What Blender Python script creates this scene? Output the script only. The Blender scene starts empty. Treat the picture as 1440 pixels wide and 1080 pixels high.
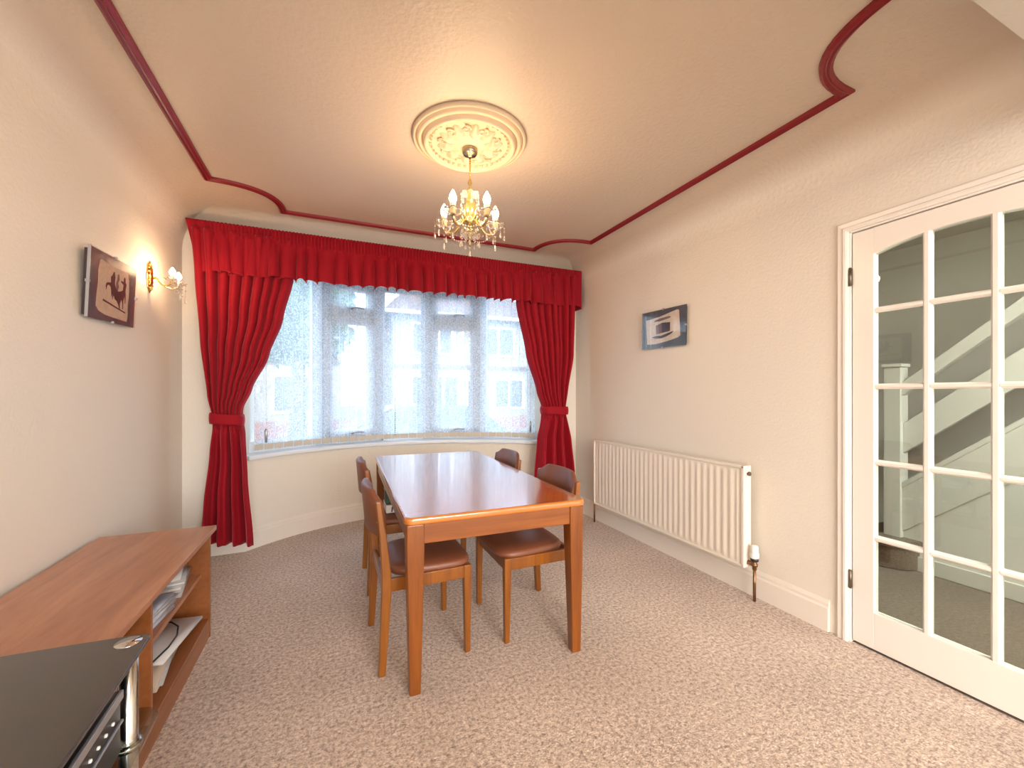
import bpy, bmesh, math, random
from mathutils import Vector, Matrix
random.seed(7)
R = math.radians
PI = math.pi
S = bpy.context.scene
COL = S.collection

# ------------------------------------------------------------------ camera, sky, lights, exposure
cam_d = bpy.data.cameras.new('camera')
cam_d.sensor_width = 36.0
cam_d.lens = 36.0 * 582.0 / 1440.0
cam_d.shift_y = 13.0 / 1440.0
cam_d.clip_start = 0.03
cam_d.clip_end = 300
cam = bpy.data.objects.new('camera', cam_d)
cam.location = (0, 0, 1.22)
cam.rotation_euler = (R(90), 0, -math.atan(249 / 582))
COL.objects.link(cam)
S.camera = cam

W = bpy.data.worlds.new('sky_world')
S.world = W
W.use_nodes = True
nt = W.node_tree
nt.nodes.clear()
sky = nt.nodes.new('ShaderNodeTexSky')
sky.sky_type = 'NISHITA'
sky.sun_disc = False
sky.sun_elevation = R(38)
sky.sun_rotation = R(200)
sky.air_density = 1.0
sky.dust_density = 2.5
mx = nt.nodes.new('ShaderNodeMix'); mx.data_type = 'RGBA'
mx.inputs[0].default_value = 0.55
mul = nt.nodes.new('ShaderNodeVectorMath'); mul.operation = 'SCALE'; mul.inputs['Scale'].default_value = 0.22
nt.links.new(sky.outputs[0], mul.inputs[0])
nt.links.new(mul.outputs[0], mx.inputs[6])
mx.inputs[7].default_value = (0.76, 0.88, 1.0, 1)      # thin cloud
bg = nt.nodes.new('ShaderNodeBackground'); bg.inputs[1].default_value = 5.6
out = nt.nodes.new('ShaderNodeOutputWorld')
nt.links.new(mx.outputs[2], bg.inputs[0]); nt.links.new(bg.outputs[0], out.inputs[0])

def area(name, loc, rot, sx, sy, power, col):
    l = bpy.data.lights.new(name, 'AREA'); l.shape = 'RECTANGLE'; l.size = sx; l.size_y = sy
    l.energy = power; l.color = col
    o = bpy.data.objects.new(name, l); o.location = loc; o.rotation_euler = rot
    COL.objects.link(o); return o
# unseen area lights, added to brighten the room and the hall
area('rear_fill_light', (0.75, -3.3, 1.45), (R(90), 0, 0), 2.6, 1.9, 66, (1.0, 0.975, 0.94))  # added fill from behind the camera, set at the invented rear opening
area('hall_fill_light', (3.0, -0.3, 2.44), (0, 0, 0), 0.5, 0.5, 95, (1.0, 0.96, 0.90))  # added to lift the hall behind the door glass
area('rear_overhead_fill', (0.7, -1.5, 2.45), (0, 0, 0), 0.6, 0.6, 45, (1.0, 0.90, 0.78))  # second added fill, overhead in the unseen rear half

vs = S.view_settings
S.display_settings.display_device = 'sRGB'
vs.view_transform = 'Standard'; vs.look = 'None'; vs.gamma = 1.0; vs.use_curve_mapping = False
vs.exposure = 0.43
BULB_STRENGTH = 150.0

# ------------------------------------------------------------------ materials
def _mat(name):
    m = bpy.data.materials.new(name); m.use_nodes = True
    n = m.node_tree; b = n.nodes['Principled BSDF']
    return m, n, b
def pm(name, col, rough=0.5, metal=0.0, bump=None, coat=0.0, spec=0.5, vary=None, sheen=None, trans=0.0, emit=None):
    """bump = (scale, strength, detail); vary = (scale, darker factor)"""
    m, n, b = _mat(name)
    b.inputs['Base Color'].default_value = (*col, 1)
    b.inputs['Roughness'].default_value = rough
    b.inputs['Metallic'].default_value = metal
    b.inputs['Coat Weight'].default_value = coat
    b.inputs['Coat Roughness'].default_value = 0.12
    b.inputs['Specular IOR Level'].default_value = spec
    b.inputs['Transmission Weight'].default_value = trans
    if sheen:
        b.inputs['Sheen Weight'].default_value = sheen[0]
        b.inputs['Sheen Tint'].default_value = (*sheen[1], 1)
        b.inputs['Sheen Roughness'].default_value = 0.35
    if emit:
        b.inputs['Emission Color'].default_value = (*emit[0], 1)
        b.inputs['Emission Strength'].default_value = emit[1]
    tc = n.nodes.new('ShaderNodeTexCoord')
    if vary:
        ns = n.nodes.new('ShaderNodeTexNoise'); ns.inputs['Scale'].default_value = vary[0]; ns.inputs['Detail'].default_value = 4
        n.links.new(tc.outputs['Object'], ns.inputs['Vector'])
        rp = n.nodes.new('ShaderNodeValToRGB')
        rp.color_ramp.elements[0].position = 0.3; rp.color_ramp.elements[1].position = 0.7
        rp.color_ramp.elements[0].color = (*[c * vary[1] for c in col], 1); rp.color_ramp.elements[1].color = (*col, 1)
        n.links.new(ns.outputs['Fac'], rp.inputs[0]); n.links.new(rp.outputs[0], b.inputs['Base Color'])
    if bump:
        ns = n.nodes.new('ShaderNodeTexNoise'); ns.inputs['Scale'].default_value = bump[0]; ns.inputs['Detail'].default_value = bump[2] if len(bump) > 2 else 2
        n.links.new(tc.outputs['Object'], ns.inputs['Vector'])
        bp = n.nodes.new('ShaderNodeBump'); bp.inputs['Strength'].default_value = bump[1]; bp.inputs['Distance'].default_value = 0.004
        n.links.new(ns.outputs['Fac'], bp.inputs['Height']); n.links.new(bp.outputs[0], b.inputs['Normal'])
    return m
def wood(name, dark, light, scale=(14, 14, 1.2), rough=0.32, coat=0.3, wob=3.0):
    m, n, b = _mat(name)
    tc = n.nodes.new('ShaderNodeTexCoord'); mp = n.nodes.new('ShaderNodeMapping')
    mp.inputs['Scale'].default_value = scale
    oi = n.nodes.new('ShaderNodeObjectInfo')
    ad = n.nodes.new('ShaderNodeVectorMath'); ad.operation = 'ADD'
    ml = n.nodes.new('ShaderNodeMath'); ml.operation = 'MULTIPLY'; ml.inputs[1].default_value = 9.0
    n.links.new(oi.outputs['Random'], ml.inputs[0])
    n.links.new(tc.outputs['Object'], mp.inputs['Vector']); n.links.new(mp.outputs[0], ad.inputs[0]); n.links.new(ml.outputs[0], ad.inputs[1])
    ns = n.nodes.new('ShaderNodeTexNoise'); ns.inputs['Scale'].default_value = 1.0; ns.inputs['Detail'].default_value = 6
    ns.inputs['Roughness'].default_value = 0.62; ns.inputs['Distortion'].default_value = wob * 0.2
    n.links.new(ad.outputs[0], ns.inputs['Vector'])
    n2 = n.nodes.new('ShaderNodeTexNoise'); n2.inputs['Scale'].default_value = 7.0; n2.inputs['Detail'].default_value = 3
    n.links.new(ad.outputs[0], n2.inputs['Vector'])
    mm = n.nodes.new('ShaderNodeMath'); mm.operation = 'MULTIPLY_ADD'; mm.inputs[1].default_value = 0.25
    n.links.new(n2.outputs['Fac'], mm.inputs[0]); n.links.new(ns.outputs['Fac'], mm.inputs[2])
    rp = n.nodes.new('ShaderNodeValToRGB')
    rp.color_ramp.elements[0].position = 0.42; rp.color_ramp.elements[1].position = 0.80
    rp.color_ramp.elements[0].color = (*dark, 1); rp.color_ramp.elements[1].color = (*light, 1)
    n.links.new(mm.outputs[0], rp.inputs[0]); n.links.new(rp.outputs[0], b.inputs['Base Color'])
    b.inputs['Roughness'].default_value = rough; b.inputs['Coat Weight'].default_value = coat; b.inputs['Coat Roughness'].default_value = 0.16
    if coat > .5: b.inputs['Coat IOR'].default_value = 1.75; b.inputs['Coat Roughness'].default_value = 0.10
    bp = n.nodes.new('ShaderNodeBump'); bp.inputs['Strength'].default_value = 0.05; bp.inputs['Distance'].default_value = 0.001
    n.links.new(mm.outputs[0], bp.inputs['Height']); n.links.new(bp.outputs[0], b.inputs['Normal'])
    return m
def thin_glass(name, tint=(0.93, 0.96, 0.95), refl=1.0):
    m = bpy.data.materials.new(name); m.use_nodes = True; n = m.node_tree; n.nodes.clear()
    o = n.nodes.new('ShaderNodeOutputMaterial'); mxs = n.nodes.new('ShaderNodeMixShader')
    lw = n.nodes.new('ShaderNodeLayerWeight'); lw.inputs['Blend'].default_value = 0.5
    pw5 = n.nodes.new('ShaderNodeMath'); pw5.operation = 'POWER'; pw5.inputs[1].default_value = 5.0
    n.links.new(lw.outputs['Facing'], pw5.inputs[0])
    fr = n.nodes.new('ShaderNodeMath'); fr.operation = 'MULTIPLY_ADD'; fr.inputs[1].default_value = 0.96; fr.inputs[2].default_value = 0.04
    n.links.new(pw5.outputs[0], fr.inputs[0])
    ml = n.nodes.new('ShaderNodeMath'); ml.operation = 'MULTIPLY'; ml.inputs[1].default_value = refl; ml.use_clamp = True
    t = n.nodes.new('ShaderNodeBsdfTransparent'); t.inputs[0].default_value = (*tint, 1)
    g = n.nodes.new('ShaderNodeBsdfGlossy'); g.inputs['Roughness'].default_value = 0.0
    n.links.new(fr.outputs[0], ml.inputs[0]); n.links.new(ml.outputs[0], mxs.inputs[0])
    n.links.new(t.outputs[0], mxs.inputs[1]); n.links.new(g.outputs[0], mxs.inputs[2]); n.links.new(mxs.outputs[0], o.inputs[0])
    return m
def carpet_mat(name, c1, c2, c3):
    m, n, b = _mat(name)
    tc = n.nodes.new('ShaderNodeTexCoord')
    a = n.nodes.new('ShaderNodeTexNoise'); a.inputs['Scale'].default_value = 62; a.inputs['Detail'].default_value = 6; a.inputs['Roughness'].default_value = 0.85
    c = n.nodes.new('ShaderNodeTexNoise'); c.inputs['Scale'].default_value = 2.2; c.inputs['Detail'].default_value = 5
    d = n.nodes.new('ShaderNodeTexVoronoi'); d.inputs['Scale'].default_value = 150
    for q in (a, c, d): n.links.new(tc.outputs['Object'], q.inputs['Vector'])
    rp = n.nodes.new('ShaderNodeValToRGB')
    e = rp.color_ramp.elements; e[0].position = 0.38; e[0].color = (*c1, 1); e[1].position = 0.63; e[1].color = (*c3, 1)
    k = rp.color_ramp.elements.new(0.5); k.color = (*c2, 1)
    n.links.new(a.outputs['Fac'], rp.inputs[0])
    r2 = n.nodes.new('ShaderNodeValToRGB'); r2.color_ramp.elements[0].position = 0.35; r2.color_ramp.elements[1].position = 0.65
    r2.color_ramp.elements[0].color = (0.86, 0.85, 0.85, 1); r2.color_ramp.elements[1].color = (1, 1, 1, 1)
    n.links.new(c.outputs['Fac'], r2.inputs[0])
    mxx = n.nodes.new('ShaderNodeMix'); mxx.data_type = 'RGBA'; mxx.blend_type = 'MULTIPLY'; mxx.inputs[0].default_value = 1
    n.links.new(rp.outputs[0], mxx.inputs[6]); n.links.new(r2.outputs[0], mxx.inputs[7]); n.links.new(mxx.outputs[2], b.inputs['Base Color'])
    b.inputs['Roughness'].default_value = 0.95; b.inputs['Specular IOR Level'].default_value = 0.1
    b.inputs['Sheen Weight'].default_value = 0.25; b.inputs['Sheen Roughness'].default_value = 0.6
    bp = n.nodes.new('ShaderNodeBump'); bp.inputs['Strength'].default_value = 0.5; bp.inputs['Distance'].default_value = 0.006
    ad = n.nodes.new('ShaderNodeMath'); ad.operation = 'ADD'
    n.links.new(a.outputs['Fac'], ad.inputs[0]); n.links.new(d.outputs['Distance'], ad.inputs[1])
    n.links.new(ad.outputs[0], bp.inputs['Height']); n.links.new(bp.outputs[0], b.inputs['Normal'])
    return m
def blind_mat(name):
    """white voile louvre with an open lace pattern: translucent cloth, see-through between the threads"""
    m = bpy.data.materials.new(name); m.use_nodes = True; n = m.node_tree; n.nodes.clear()
    o = n.nodes.new('ShaderNodeOutputMaterial')
    tc = n.nodes.new('ShaderNodeTexCoord'); oi = n.nodes.new('ShaderNodeObjectInfo')
    ml = n.nodes.new('ShaderNodeMath'); ml.operation = 'MULTIPLY'; ml.inputs[1].default_value = 5.0
    n.links.new(oi.outputs['Random'], ml.inputs[0])
    ad = n.nodes.new('ShaderNodeVectorMath'); ad.operation = 'ADD'
    n.links.new(tc.outputs['Object'], ad.inputs[0]); n.links.new(ml.outputs[0], ad.inputs[1])
    ns = n.nodes.new('ShaderNodeTexNoise'); ns.inputs['Scale'].default_value = 25; ns.inputs['Detail'].default_value = 2.0; ns.inputs['Distortion'].default_value = 1.6
    n.links.new(ad.outputs[0], ns.inputs['Vector'])
    sb = n.nodes.new('ShaderNodeMath'); sb.operation = 'SUBTRACT'; sb.inputs[1].default_value = 0.5
    ab = n.nodes.new('ShaderNodeMath'); ab.operation = 'ABSOLUTE'
    n.links.new(ns.outputs['Fac'], sb.inputs[0]); n.links.new(sb.outputs[0], ab.inputs[0])
    rp = n.nodes.new('ShaderNodeValToRGB')
    rp.color_ramp.elements[0].position = 0.03; rp.color_ramp.elements[0].color = (0.95, 0.95, 0.95, 1)
    rp.color_ramp.elements[1].position = 0.055; rp.color_ramp.elements[1].color = (0.50, 0.50, 0.50, 1)
    n.links.new(ab.outputs[0], rp.inputs[0])
    tr = n.nodes.new('ShaderNodeBsdfTransparent')
    tl = n.nodes.new('ShaderNodeBsdfTranslucent'); tl.inputs[0].default_value = (0.76, 0.88, 1.0, 1)
    df = n.nodes.new('ShaderNodeBsdfDiffuse'); df.inputs[0].default_value = (0.76, 0.84, 0.95, 1)
    m1 = n.nodes.new('ShaderNodeMixShader'); m1.inputs[0].default_value = 0.35
    n.links.new(tl.outputs[0], m1.inputs[1]); n.links.new(df.outputs[0], m1.inputs[2])
    m2 = n.nodes.new('ShaderNodeMixShader')
    sx = n.nodes.new('ShaderNodeSeparateXYZ'); n.links.new(tc.outputs['Object'], sx.inputs[0])       # woven hems along both edges
    ax = n.nodes.new('ShaderNodeMath'); ax.operation = 'ABSOLUTE'; n.links.new(sx.outputs['X'], ax.inputs[0])
    gt = n.nodes.new('ShaderNodeMath'); gt.operation = 'GREATER_THAN'; gt.inputs[1].default_value = 0.0405; n.links.new(ax.outputs[0], gt.inputs[0])
    mxm = n.nodes.new('ShaderNodeMath'); mxm.operation = 'MAXIMUM'; n.links.new(rp.outputs[0], mxm.inputs[0]); n.links.new(gt.outputs[0], mxm.inputs[1])
    n.links.new(mxm.outputs[0], m2.inputs[0]); n.links.new(tr.outputs[0], m2.inputs[1]); n.links.new(m1.outputs[0], m2.inputs[2])
    n.links.new(m2.outputs[0], o.inputs[0])
    return m

M = {}
M['wall'] = pm('cream_wallpaper', (0.80, 0.74, 0.65), 0.55, bump=(75, 0.55, 3))
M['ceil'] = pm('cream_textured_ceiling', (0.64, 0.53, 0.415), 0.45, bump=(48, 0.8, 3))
def cove_shade_ramp(m):      # cove darkens upward; its shade is painted into the base colour
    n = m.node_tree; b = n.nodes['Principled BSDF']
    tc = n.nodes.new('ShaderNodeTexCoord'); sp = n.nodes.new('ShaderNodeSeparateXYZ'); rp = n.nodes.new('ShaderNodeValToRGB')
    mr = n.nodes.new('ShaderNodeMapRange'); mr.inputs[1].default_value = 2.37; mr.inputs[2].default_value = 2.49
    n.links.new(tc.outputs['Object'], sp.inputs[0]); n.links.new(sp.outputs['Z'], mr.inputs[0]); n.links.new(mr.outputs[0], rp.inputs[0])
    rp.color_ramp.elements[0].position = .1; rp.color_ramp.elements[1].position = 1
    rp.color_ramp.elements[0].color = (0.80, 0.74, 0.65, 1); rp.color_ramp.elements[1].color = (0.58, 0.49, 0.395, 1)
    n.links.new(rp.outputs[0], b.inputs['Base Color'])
cove_shade_ramp(M['ceil'])
M['beam'] = pm('greige_beam', (0.46, 0.42, 0.36), 0.6, bump=(60, 0.3))  # even grey-beige, darker than the walls
M['gloss'] = pm('white_gloss_paint', (0.84, 0.79, 0.73), 0.28, bump=(6, 0.04))
M['skirt'] = pm('cream_skirting_paint', (0.82, 0.755, 0.67), 0.3)
M['upvc'] = pm('white_window_frame', (0.76, 0.81, 0.87), 0.3)
M['carpet'] = carpet_mat('speckled_beige_carpet', (0.22, 0.142, 0.10), (0.58, 0.44, 0.345), (0.86, 0.71, 0.59))
M['hallcarpet'] = carpet_mat('brown_hall_carpet', (0.10, 0.065, 0.04), (0.15, 0.10, 0.065), (0.21, 0.15, 0.10))
M['maroon'] = pm('maroon_trim_paint', (0.215, 0.010, 0.016), 0.33)
M['velvet'] = pm('red_velvet', (0.29, 0.004, 0.013), 0.75, bump=(260, 0.15), sheen=(0.55, (0.95, 0.25, 0.28)), spec=0.2)
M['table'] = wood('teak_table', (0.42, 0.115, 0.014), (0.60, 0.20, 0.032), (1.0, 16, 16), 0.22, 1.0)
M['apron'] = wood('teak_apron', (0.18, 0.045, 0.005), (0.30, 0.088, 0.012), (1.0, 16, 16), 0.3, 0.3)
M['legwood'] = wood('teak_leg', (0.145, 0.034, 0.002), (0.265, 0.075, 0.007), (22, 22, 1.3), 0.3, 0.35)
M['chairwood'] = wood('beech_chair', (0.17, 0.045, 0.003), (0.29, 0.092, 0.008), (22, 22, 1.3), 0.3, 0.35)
M['vinyl'] = pm('brown_vinyl', (0.20, 0.065, 0.030), 0.42, bump=(180, 0.25), spec=0.5)
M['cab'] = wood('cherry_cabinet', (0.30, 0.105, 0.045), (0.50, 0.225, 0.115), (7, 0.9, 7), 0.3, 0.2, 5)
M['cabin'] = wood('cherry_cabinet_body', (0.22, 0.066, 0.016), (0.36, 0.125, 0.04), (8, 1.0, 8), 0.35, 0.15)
M['brass'] = pm('polished_brass', (0.80, 0.56, 0.22), 0.2, 1.0)
M['oldbrass'] = pm('aged_nickel_brass', (0.38, 0.34, 0.24), 0.25, 1.0)
M['cream_metal'] = pm('cream_gilt_enamel', (0.46, 0.35, 0.15), 0.22, 0.8)
M['steel'] = pm('chrome_steel', (0.62, 0.60, 0.57), 0.16, 1.0)
M['darksteel'] = pm('aged_hinge_steel', (0.22, 0.19, 0.15), 0.35, 1.0)
M['copper'] = pm('tarnished_copper', (0.38, 0.21, 0.11), 0.4, 0.9, vary=(30, 0.5))
M['rad'] = pm('white_radiator_enamel', (0.82, 0.75, 0.65), 0.3)
M['plastic'] = pm('white_plastic', (0.82, 0.80, 0.76), 0.4)
M['glass'] = thin_glass('window_glass', (0.95, 0.97, 0.97))
M['picglass'] = thin_glass('picture_glass', (1, 1, 1), 0.8)
M['doorglass'] = thin_glass('door_glass', (0.80, 0.86, 0.83), 1.7)
M['clearglass'] = thin_glass('clear_shelf_glass', (0.80, 0.84, 0.82), 1.5)
M['crystal'] = pm('cut_crystal', (1.0, 0.95, 0.86), 0.03, spec=0.8, trans=0.75)
M['petal'] = pm('pale_crystal_petal', (0.97, 0.90, 0.76), 0.05, spec=0.7, trans=0.85)
M['blackglass'] = pm('black_toughened_glass', (0.020, 0.017, 0.015), 0.12, spec=0.8, coat=0.4)
M['black'] = pm('black_plastic', (0.012, 0.012, 0.014), 0.35)
M['silver'] = pm('silver_plastic', (0.42, 0.43, 0.45), 0.3, 0.7)
M['bulb'] = pm('warm_glowing_bulb', (1, 0.9, 0.75), 0.3, emit=((1.0, 0.68, 0.39), BULB_STRENGTH))
M['sleeve'] = pm('ivory_candle_sleeve', (0.85, 0.74, 0.52), 0.5)
M['plaster'] = pm('rose_plaster', (0.62, 0.50, 0.36), 0.55)
M['blind'] = blind_mat('lace_voile_louvre')
M['pocket'] = pm('beige_weight_pocket', (0.60, 0.52, 0.42), 0.7)
M['mount'] = pm('slate_blue_mount', (0.085, 0.10, 0.125), 0.4, vary=(9, 0.7))
M['mountg'] = pm('slate_grey_mount', (0.10, 0.095, 0.095), 0.4, vary=(9, 0.75))
M['papyrus'] = pm('tan_papyrus', (0.72, 0.57, 0.42), 0.7, vary=(60, 0.82), bump=(90, 0.3))
M['papyrus2'] = pm('pale_papyrus', (0.76, 0.68, 0.58), 0.6, vary=(40, 0.8))
M['ink'] = pm('sepia_ink', (0.045, 0.022, 0.022), 0.6)
M['ink2'] = pm('dark_plum_ink', (0.07, 0.045, 0.055), 0.6)
M['inkmid'] = pm('faded_plum_ink', (0.20, 0.13, 0.13), 0.6)
M['paper'] = pm('white_paper', (0.72, 0.70, 0.69), 0.6)
M['papergrey'] = pm('grey_brochure', (0.50, 0.48, 0.47), 0.45, vary=(25, 0.75))
M['paperbeige'] = pm('beige_folder', (0.55, 0.44, 0.35), 0.6)
M['paperblue'] = pm('bluish_wallet', (0.58, 0.62, 0.74), 0.3, vary=(20, 0.8))
M['green'] = pm('dark_green_card', (0.015, 0.055, 0.035), 0.4)
M['cardwhite'] = pm('white_card', (0.80, 0.77, 0.72), 0.5)
# outdoors
M['brick'] = pm('pale_render', (0.33, 0.32, 0.30), 0.8, vary=(3, 0.9), bump=(20, 0.3))
M['redbrick'] = pm('red_brick', (0.28, 0.09, 0.06), 0.85, vary=(12, 0.7))
M['tile'] = pm('brown_roof_tile', (0.16, 0.10, 0.085), 0.8, vary=(8, 0.7))
M['darkglass'] = pm('dark_window_pane', (0.06, 0.08, 0.10), 0.06)
M['carpaint'] = pm('dark_blue_car_paint', (0.035, 0.05, 0.09), 0.2, coat=0.8)
M['carpaint2'] = pm('silver_blue_car_paint', (0.16, 0.21, 0.28), 0.22, coat=0.8)
M['tyre'] = pm('tyre_rubber', (0.02, 0.02, 0.02), 0.8)
M['alloy'] = pm('wheel_alloy', (0.5, 0.52, 0.55), 0.3, 0.8)
M['lamp'] = pm('headlamp_lens', (0.75, 0.78, 0.8), 0.1)
M['road'] = pm('asphalt', (0.08, 0.082, 0.088), 0.9, vary=(30, 0.8))
M['pave'] = pm('concrete_paving', (0.22, 0.22, 0.215), 0.9, vary=(6, 0.85))
M['leaf'] = pm('hedge_leaf', (0.05, 0.13, 0.025), 0.6, vary=(20, 0.6))
M['bark'] = pm('tree_bark', (0.12, 0.085, 0.06), 0.9, vary=(14, 0.6))

# ------------------------------------------------------------------ mesh helpers
class MB:
    def __init__(s): s.v = []; s.f = []; s.smooth = []
    def add(s, vs, fs, sm=False):
        k = len(s.v); s.v += [tuple(p) for p in vs]
        for f in fs: s.f.append([i + k for i in f]); s.smooth.append(sm)
        return s
    def box(s, x0, x1, y0, y1, z0, z1):
        x0, x1 = min(x0, x1), max(x0, x1); y0, y1 = min(y0, y1), max(y0, y1); z0, z1 = min(z0, z1), max(z0, z1)
        return s.hexa([(x0, y0, z0), (x1, y0, z0), (x1, y1, z0), (x0, y1, z0)], [(x0, y0, z1), (x1, y0, z1), (x1, y1, z1), (x0, y1, z1)])
    def hexa(s, b, t):
        return s.add(list(b) + list(t), [(3, 2, 1, 0), (4, 5, 6, 7), (0, 1, 5, 4), (1, 2, 6, 5), (2, 3, 7, 6), (3, 0, 4, 7)])
    def prism(s, pts, fn, h0, h1):
        """closed 2D polygon extruded; fn(a,b,h)->xyz"""
        n = len(pts)
        vs = [fn(a, b, h0) for a, b in pts] + [fn(a, b, h1) for a, b in pts]
        return s.add(vs, [list(range(n))[::-1], list(range(n, 2 * n))] + [(i, (i + 1) % n, n + (i + 1) % n, n + i) for i in range(n)])
    def lathe(s, prof, c=(0, 0, 0), seg=16, axis='z', sm=True, cap=True):
        cx, cy, cz = c; vs = []; n = len(prof)
        for r, h in prof:
            for i in range(seg):
                a = 2 * PI * i / seg; p, q = r * math.cos(a), r * math.sin(a)
                vs.append({'z': (cx + p, cy + q, cz + h), 'x': (cx + h, cy + p, cz + q), 'y': (cx + q, cy + h, cz + p)}[axis])
        fs = [(j * seg + i, j * seg + (i + 1) % seg, (j + 1) * seg + (i + 1) % seg, (j + 1) * seg + i) for j in range(n - 1) for i in range(seg)]
        s.add(vs, fs, sm)
        if cap:
            k = len(s.v) - n * seg
            if prof[0][0] > 1e-6: s.f.append([k + i for i in range(seg)][::-1]); s.smooth.append(False)
            if prof[-1][0] > 1e-6: s.f.append([k + (n - 1) * seg + i for i in range(seg)]); s.smooth.append(False)
        return s
    def tube(s, path, r, seg=8, cap=True, closed=False):
        P = [Vector(p) for p in path]; n = len(P); rr = r if isinstance(r, (list, tuple)) else [r] * n
        vs = []; ref = None
        for i in range(n):
            if closed: t = P[(i + 1) % n] - P[i - 1]
            else: t = (P[min(i + 1, n - 1)] - P[max(i - 1, 0)])
            t = t.normalized() if t.length > 1e-9 else Vector((0, 0, 1))
            if ref is None:
                ref = Vector((0, 0, 1)) if abs(t.z) < 0.9 else Vector((1, 0, 0))
            u = t.cross(ref); u = u.normalized() if u.length > 1e-6 else t.orthogonal().normalized()
            w = u.cross(t).normalized(); ref = w
            for k in range(seg):
                a = 2 * PI * k / seg
                vs.append(P[i] + (u * math.cos(a) + w * math.sin(a)) * rr[i])
        m = n if closed else n - 1
        fs = [(i * seg + k, i * seg + (k + 1) % seg, ((i + 1) % n) * seg + (k + 1) % seg, ((i + 1) % n) * seg + k) for i in range(m) for k in range(seg)]
        if cap and not closed: fs += [list(range(seg))[::-1], list(range((n - 1) * seg, n * seg))]
        return s.add(vs, fs, True)
    def sweep(s, path, prof, closed=False, sm=False, caps=True):
        """horizontal path of (x,y); prof (o,z): o offset to the left of travel"""
        n = len(path); m = len(prof); vs = []
        for i in range(n):
            if closed: a, b, c = path[i - 1], path[i], path[(i + 1) % n]
            else: a, b, c = path[max(i - 1, 0)], path[i], path[min(i + 1, n - 1)]
            d1 = Vector((b[0] - a[0], b[1] - a[1])); d2 = Vector((c[0] - b[0], c[1] - b[1]))
            if d1.length < 1e-9: d1 = d2
            if d2.length < 1e-9: d2 = d1
            d1.normalize(); d2.normalize()
            n1 = Vector((-d1.y, d1.x)); n2 = Vector((-d2.y, d2.x)); bis = n1 + n2
            if bis.length < 1e-6: bis = n1
            bis.normalize(); k = 1 / max(0.35, bis.dot(n1))
            for o_, z in prof: vs.append((b[0] + bis.x * o_ * k, b[1] + bis.y * o_ * k, z))
        mm = n if closed else n - 1
        fs = [(i * m + j, ((i + 1) % n) * m + j, ((i + 1) % n) * m + (j + 1) % m, i * m + (j + 1) % m) for i in range(mm) for j in range(m)]
        if not closed and caps: fs += [list(range(m)), list(range((n - 1) * m, n * m))[::-1]]
        return s.add(vs, fs, sm)
    def ball(s, c, r, seg=8, rings=5, sc=(1, 1, 1)):
        prof = [(math.sin(PI * i / rings) * r, -math.cos(PI * i / rings) * r) for i in range(rings + 1)]
        k = len(s.v); s.lathe([(max(a, 1e-5), b) for a, b in prof], (0, 0, 0), seg, cap=False)
        for i in range(k, len(s.v)):
            p = s.v[i]; s.v[i] = (c[0] + p[0] * sc[0], c[1] + p[1] * sc[1], c[2] + p[2] * sc[2])
        return s
    def grid(s, fn, nu, nv, sm=True, cu=False):
        vs = [fn(i / (nu if cu else nu - 1), j / (nv - 1)) for j in range(nv) for i in range(nu)]
        fs = [(j * nu + i, j * nu + (i + 1) % nu, (j + 1) * nu + (i + 1) % nu, (j + 1) * nu + i) for j in range(nv - 1) for i in range(nu if cu else nu - 1)]
        return s.add(vs, fs, sm)
    def xf(s, mat):
        s.v = [tuple(mat @ Vector(p)) for p in s.v]; return s
    def mesh(s, name, mat=None):
        me = bpy.data.meshes.new(name); me.from_pydata(s.v, [], s.f)
        me.polygons.foreach_set('use_smooth', s.smooth)
        bm = bmesh.new(); bm.from_mesh(me); bmesh.ops.recalc_face_normals(bm, faces=bm.faces); bm.to_mesh(me); bm.free()
        if mat: me.materials.append(mat)
        me.update(); return me
def obj(name, mb, mat, parent=None, bevel=0, seg=2, solid=0, subsurf=0, wloc=None):
    """one mesh object; world-space mesh, moved to the parent's frame"""
    if parent is not None and wloc is None: wloc = base_loc(parent)
    if wloc is not None and (wloc[0] or wloc[1] or wloc[2]): mb.v = [(p[0] - wloc[0], p[1] - wloc[1], p[2] - wloc[2]) for p in mb.v]
    o = bpy.data.objects.new(name, mb.mesh(name, mat) if isinstance(mb, MB) else mb)
    COL.objects.link(o)
    if parent is not None: o.parent = parent
    if solid:
        m = o.modifiers.new('solid', 'SOLIDIFY'); m.thickness = solid; m.offset = 0
    if subsurf:
        m = o.modifiers.new('sub', 'SUBSURF'); m.levels = subsurf; m.render_levels = subsurf
    if bevel:
        m = o.modifiers.new('bevel', 'BEVEL'); m.width = bevel; m.segments = seg; m.limit_method = 'ANGLE'; m.angle_limit = R(35); m.harden_normals = False
        for p in o.data.polygons: p.use_smooth = True
        w = o.modifiers.new('wn', 'WEIGHTED_NORMAL'); w.keep_sharp = True
    return o
def base_loc(o):
    l = [0, 0, 0]
    while o is not None:
        l = [l[i] + o.location[i] for i in range(3)]; o = o.parent
    return l
def tag(o, label=None, cat=None, group=None, kind=None):
    if label: o['label'] = label
    if cat: o['category'] = cat
    if group: o['group'] = group
    if kind: o['kind'] = kind
    return o
def thing(name, loc, label, cat, group=None, rz=0):
    o = bpy.data.objects.new(name, None); o.location = loc; o.rotation_euler.z = rz
    o.empty_display_size = 0.1; COL.objects.link(o); return tag(o, label, cat, group)
def struct(name, mb, mat, **k):
    o = obj(name, mb, mat, **k)
    if o.parent is None: o['kind'] = 'structure'
    return o
def copy_tree(o, parent=None):
    c = o.copy(); COL.objects.link(c); c.parent = parent
    for ch in list(o.children): copy_tree(ch, c)
    return c
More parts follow.
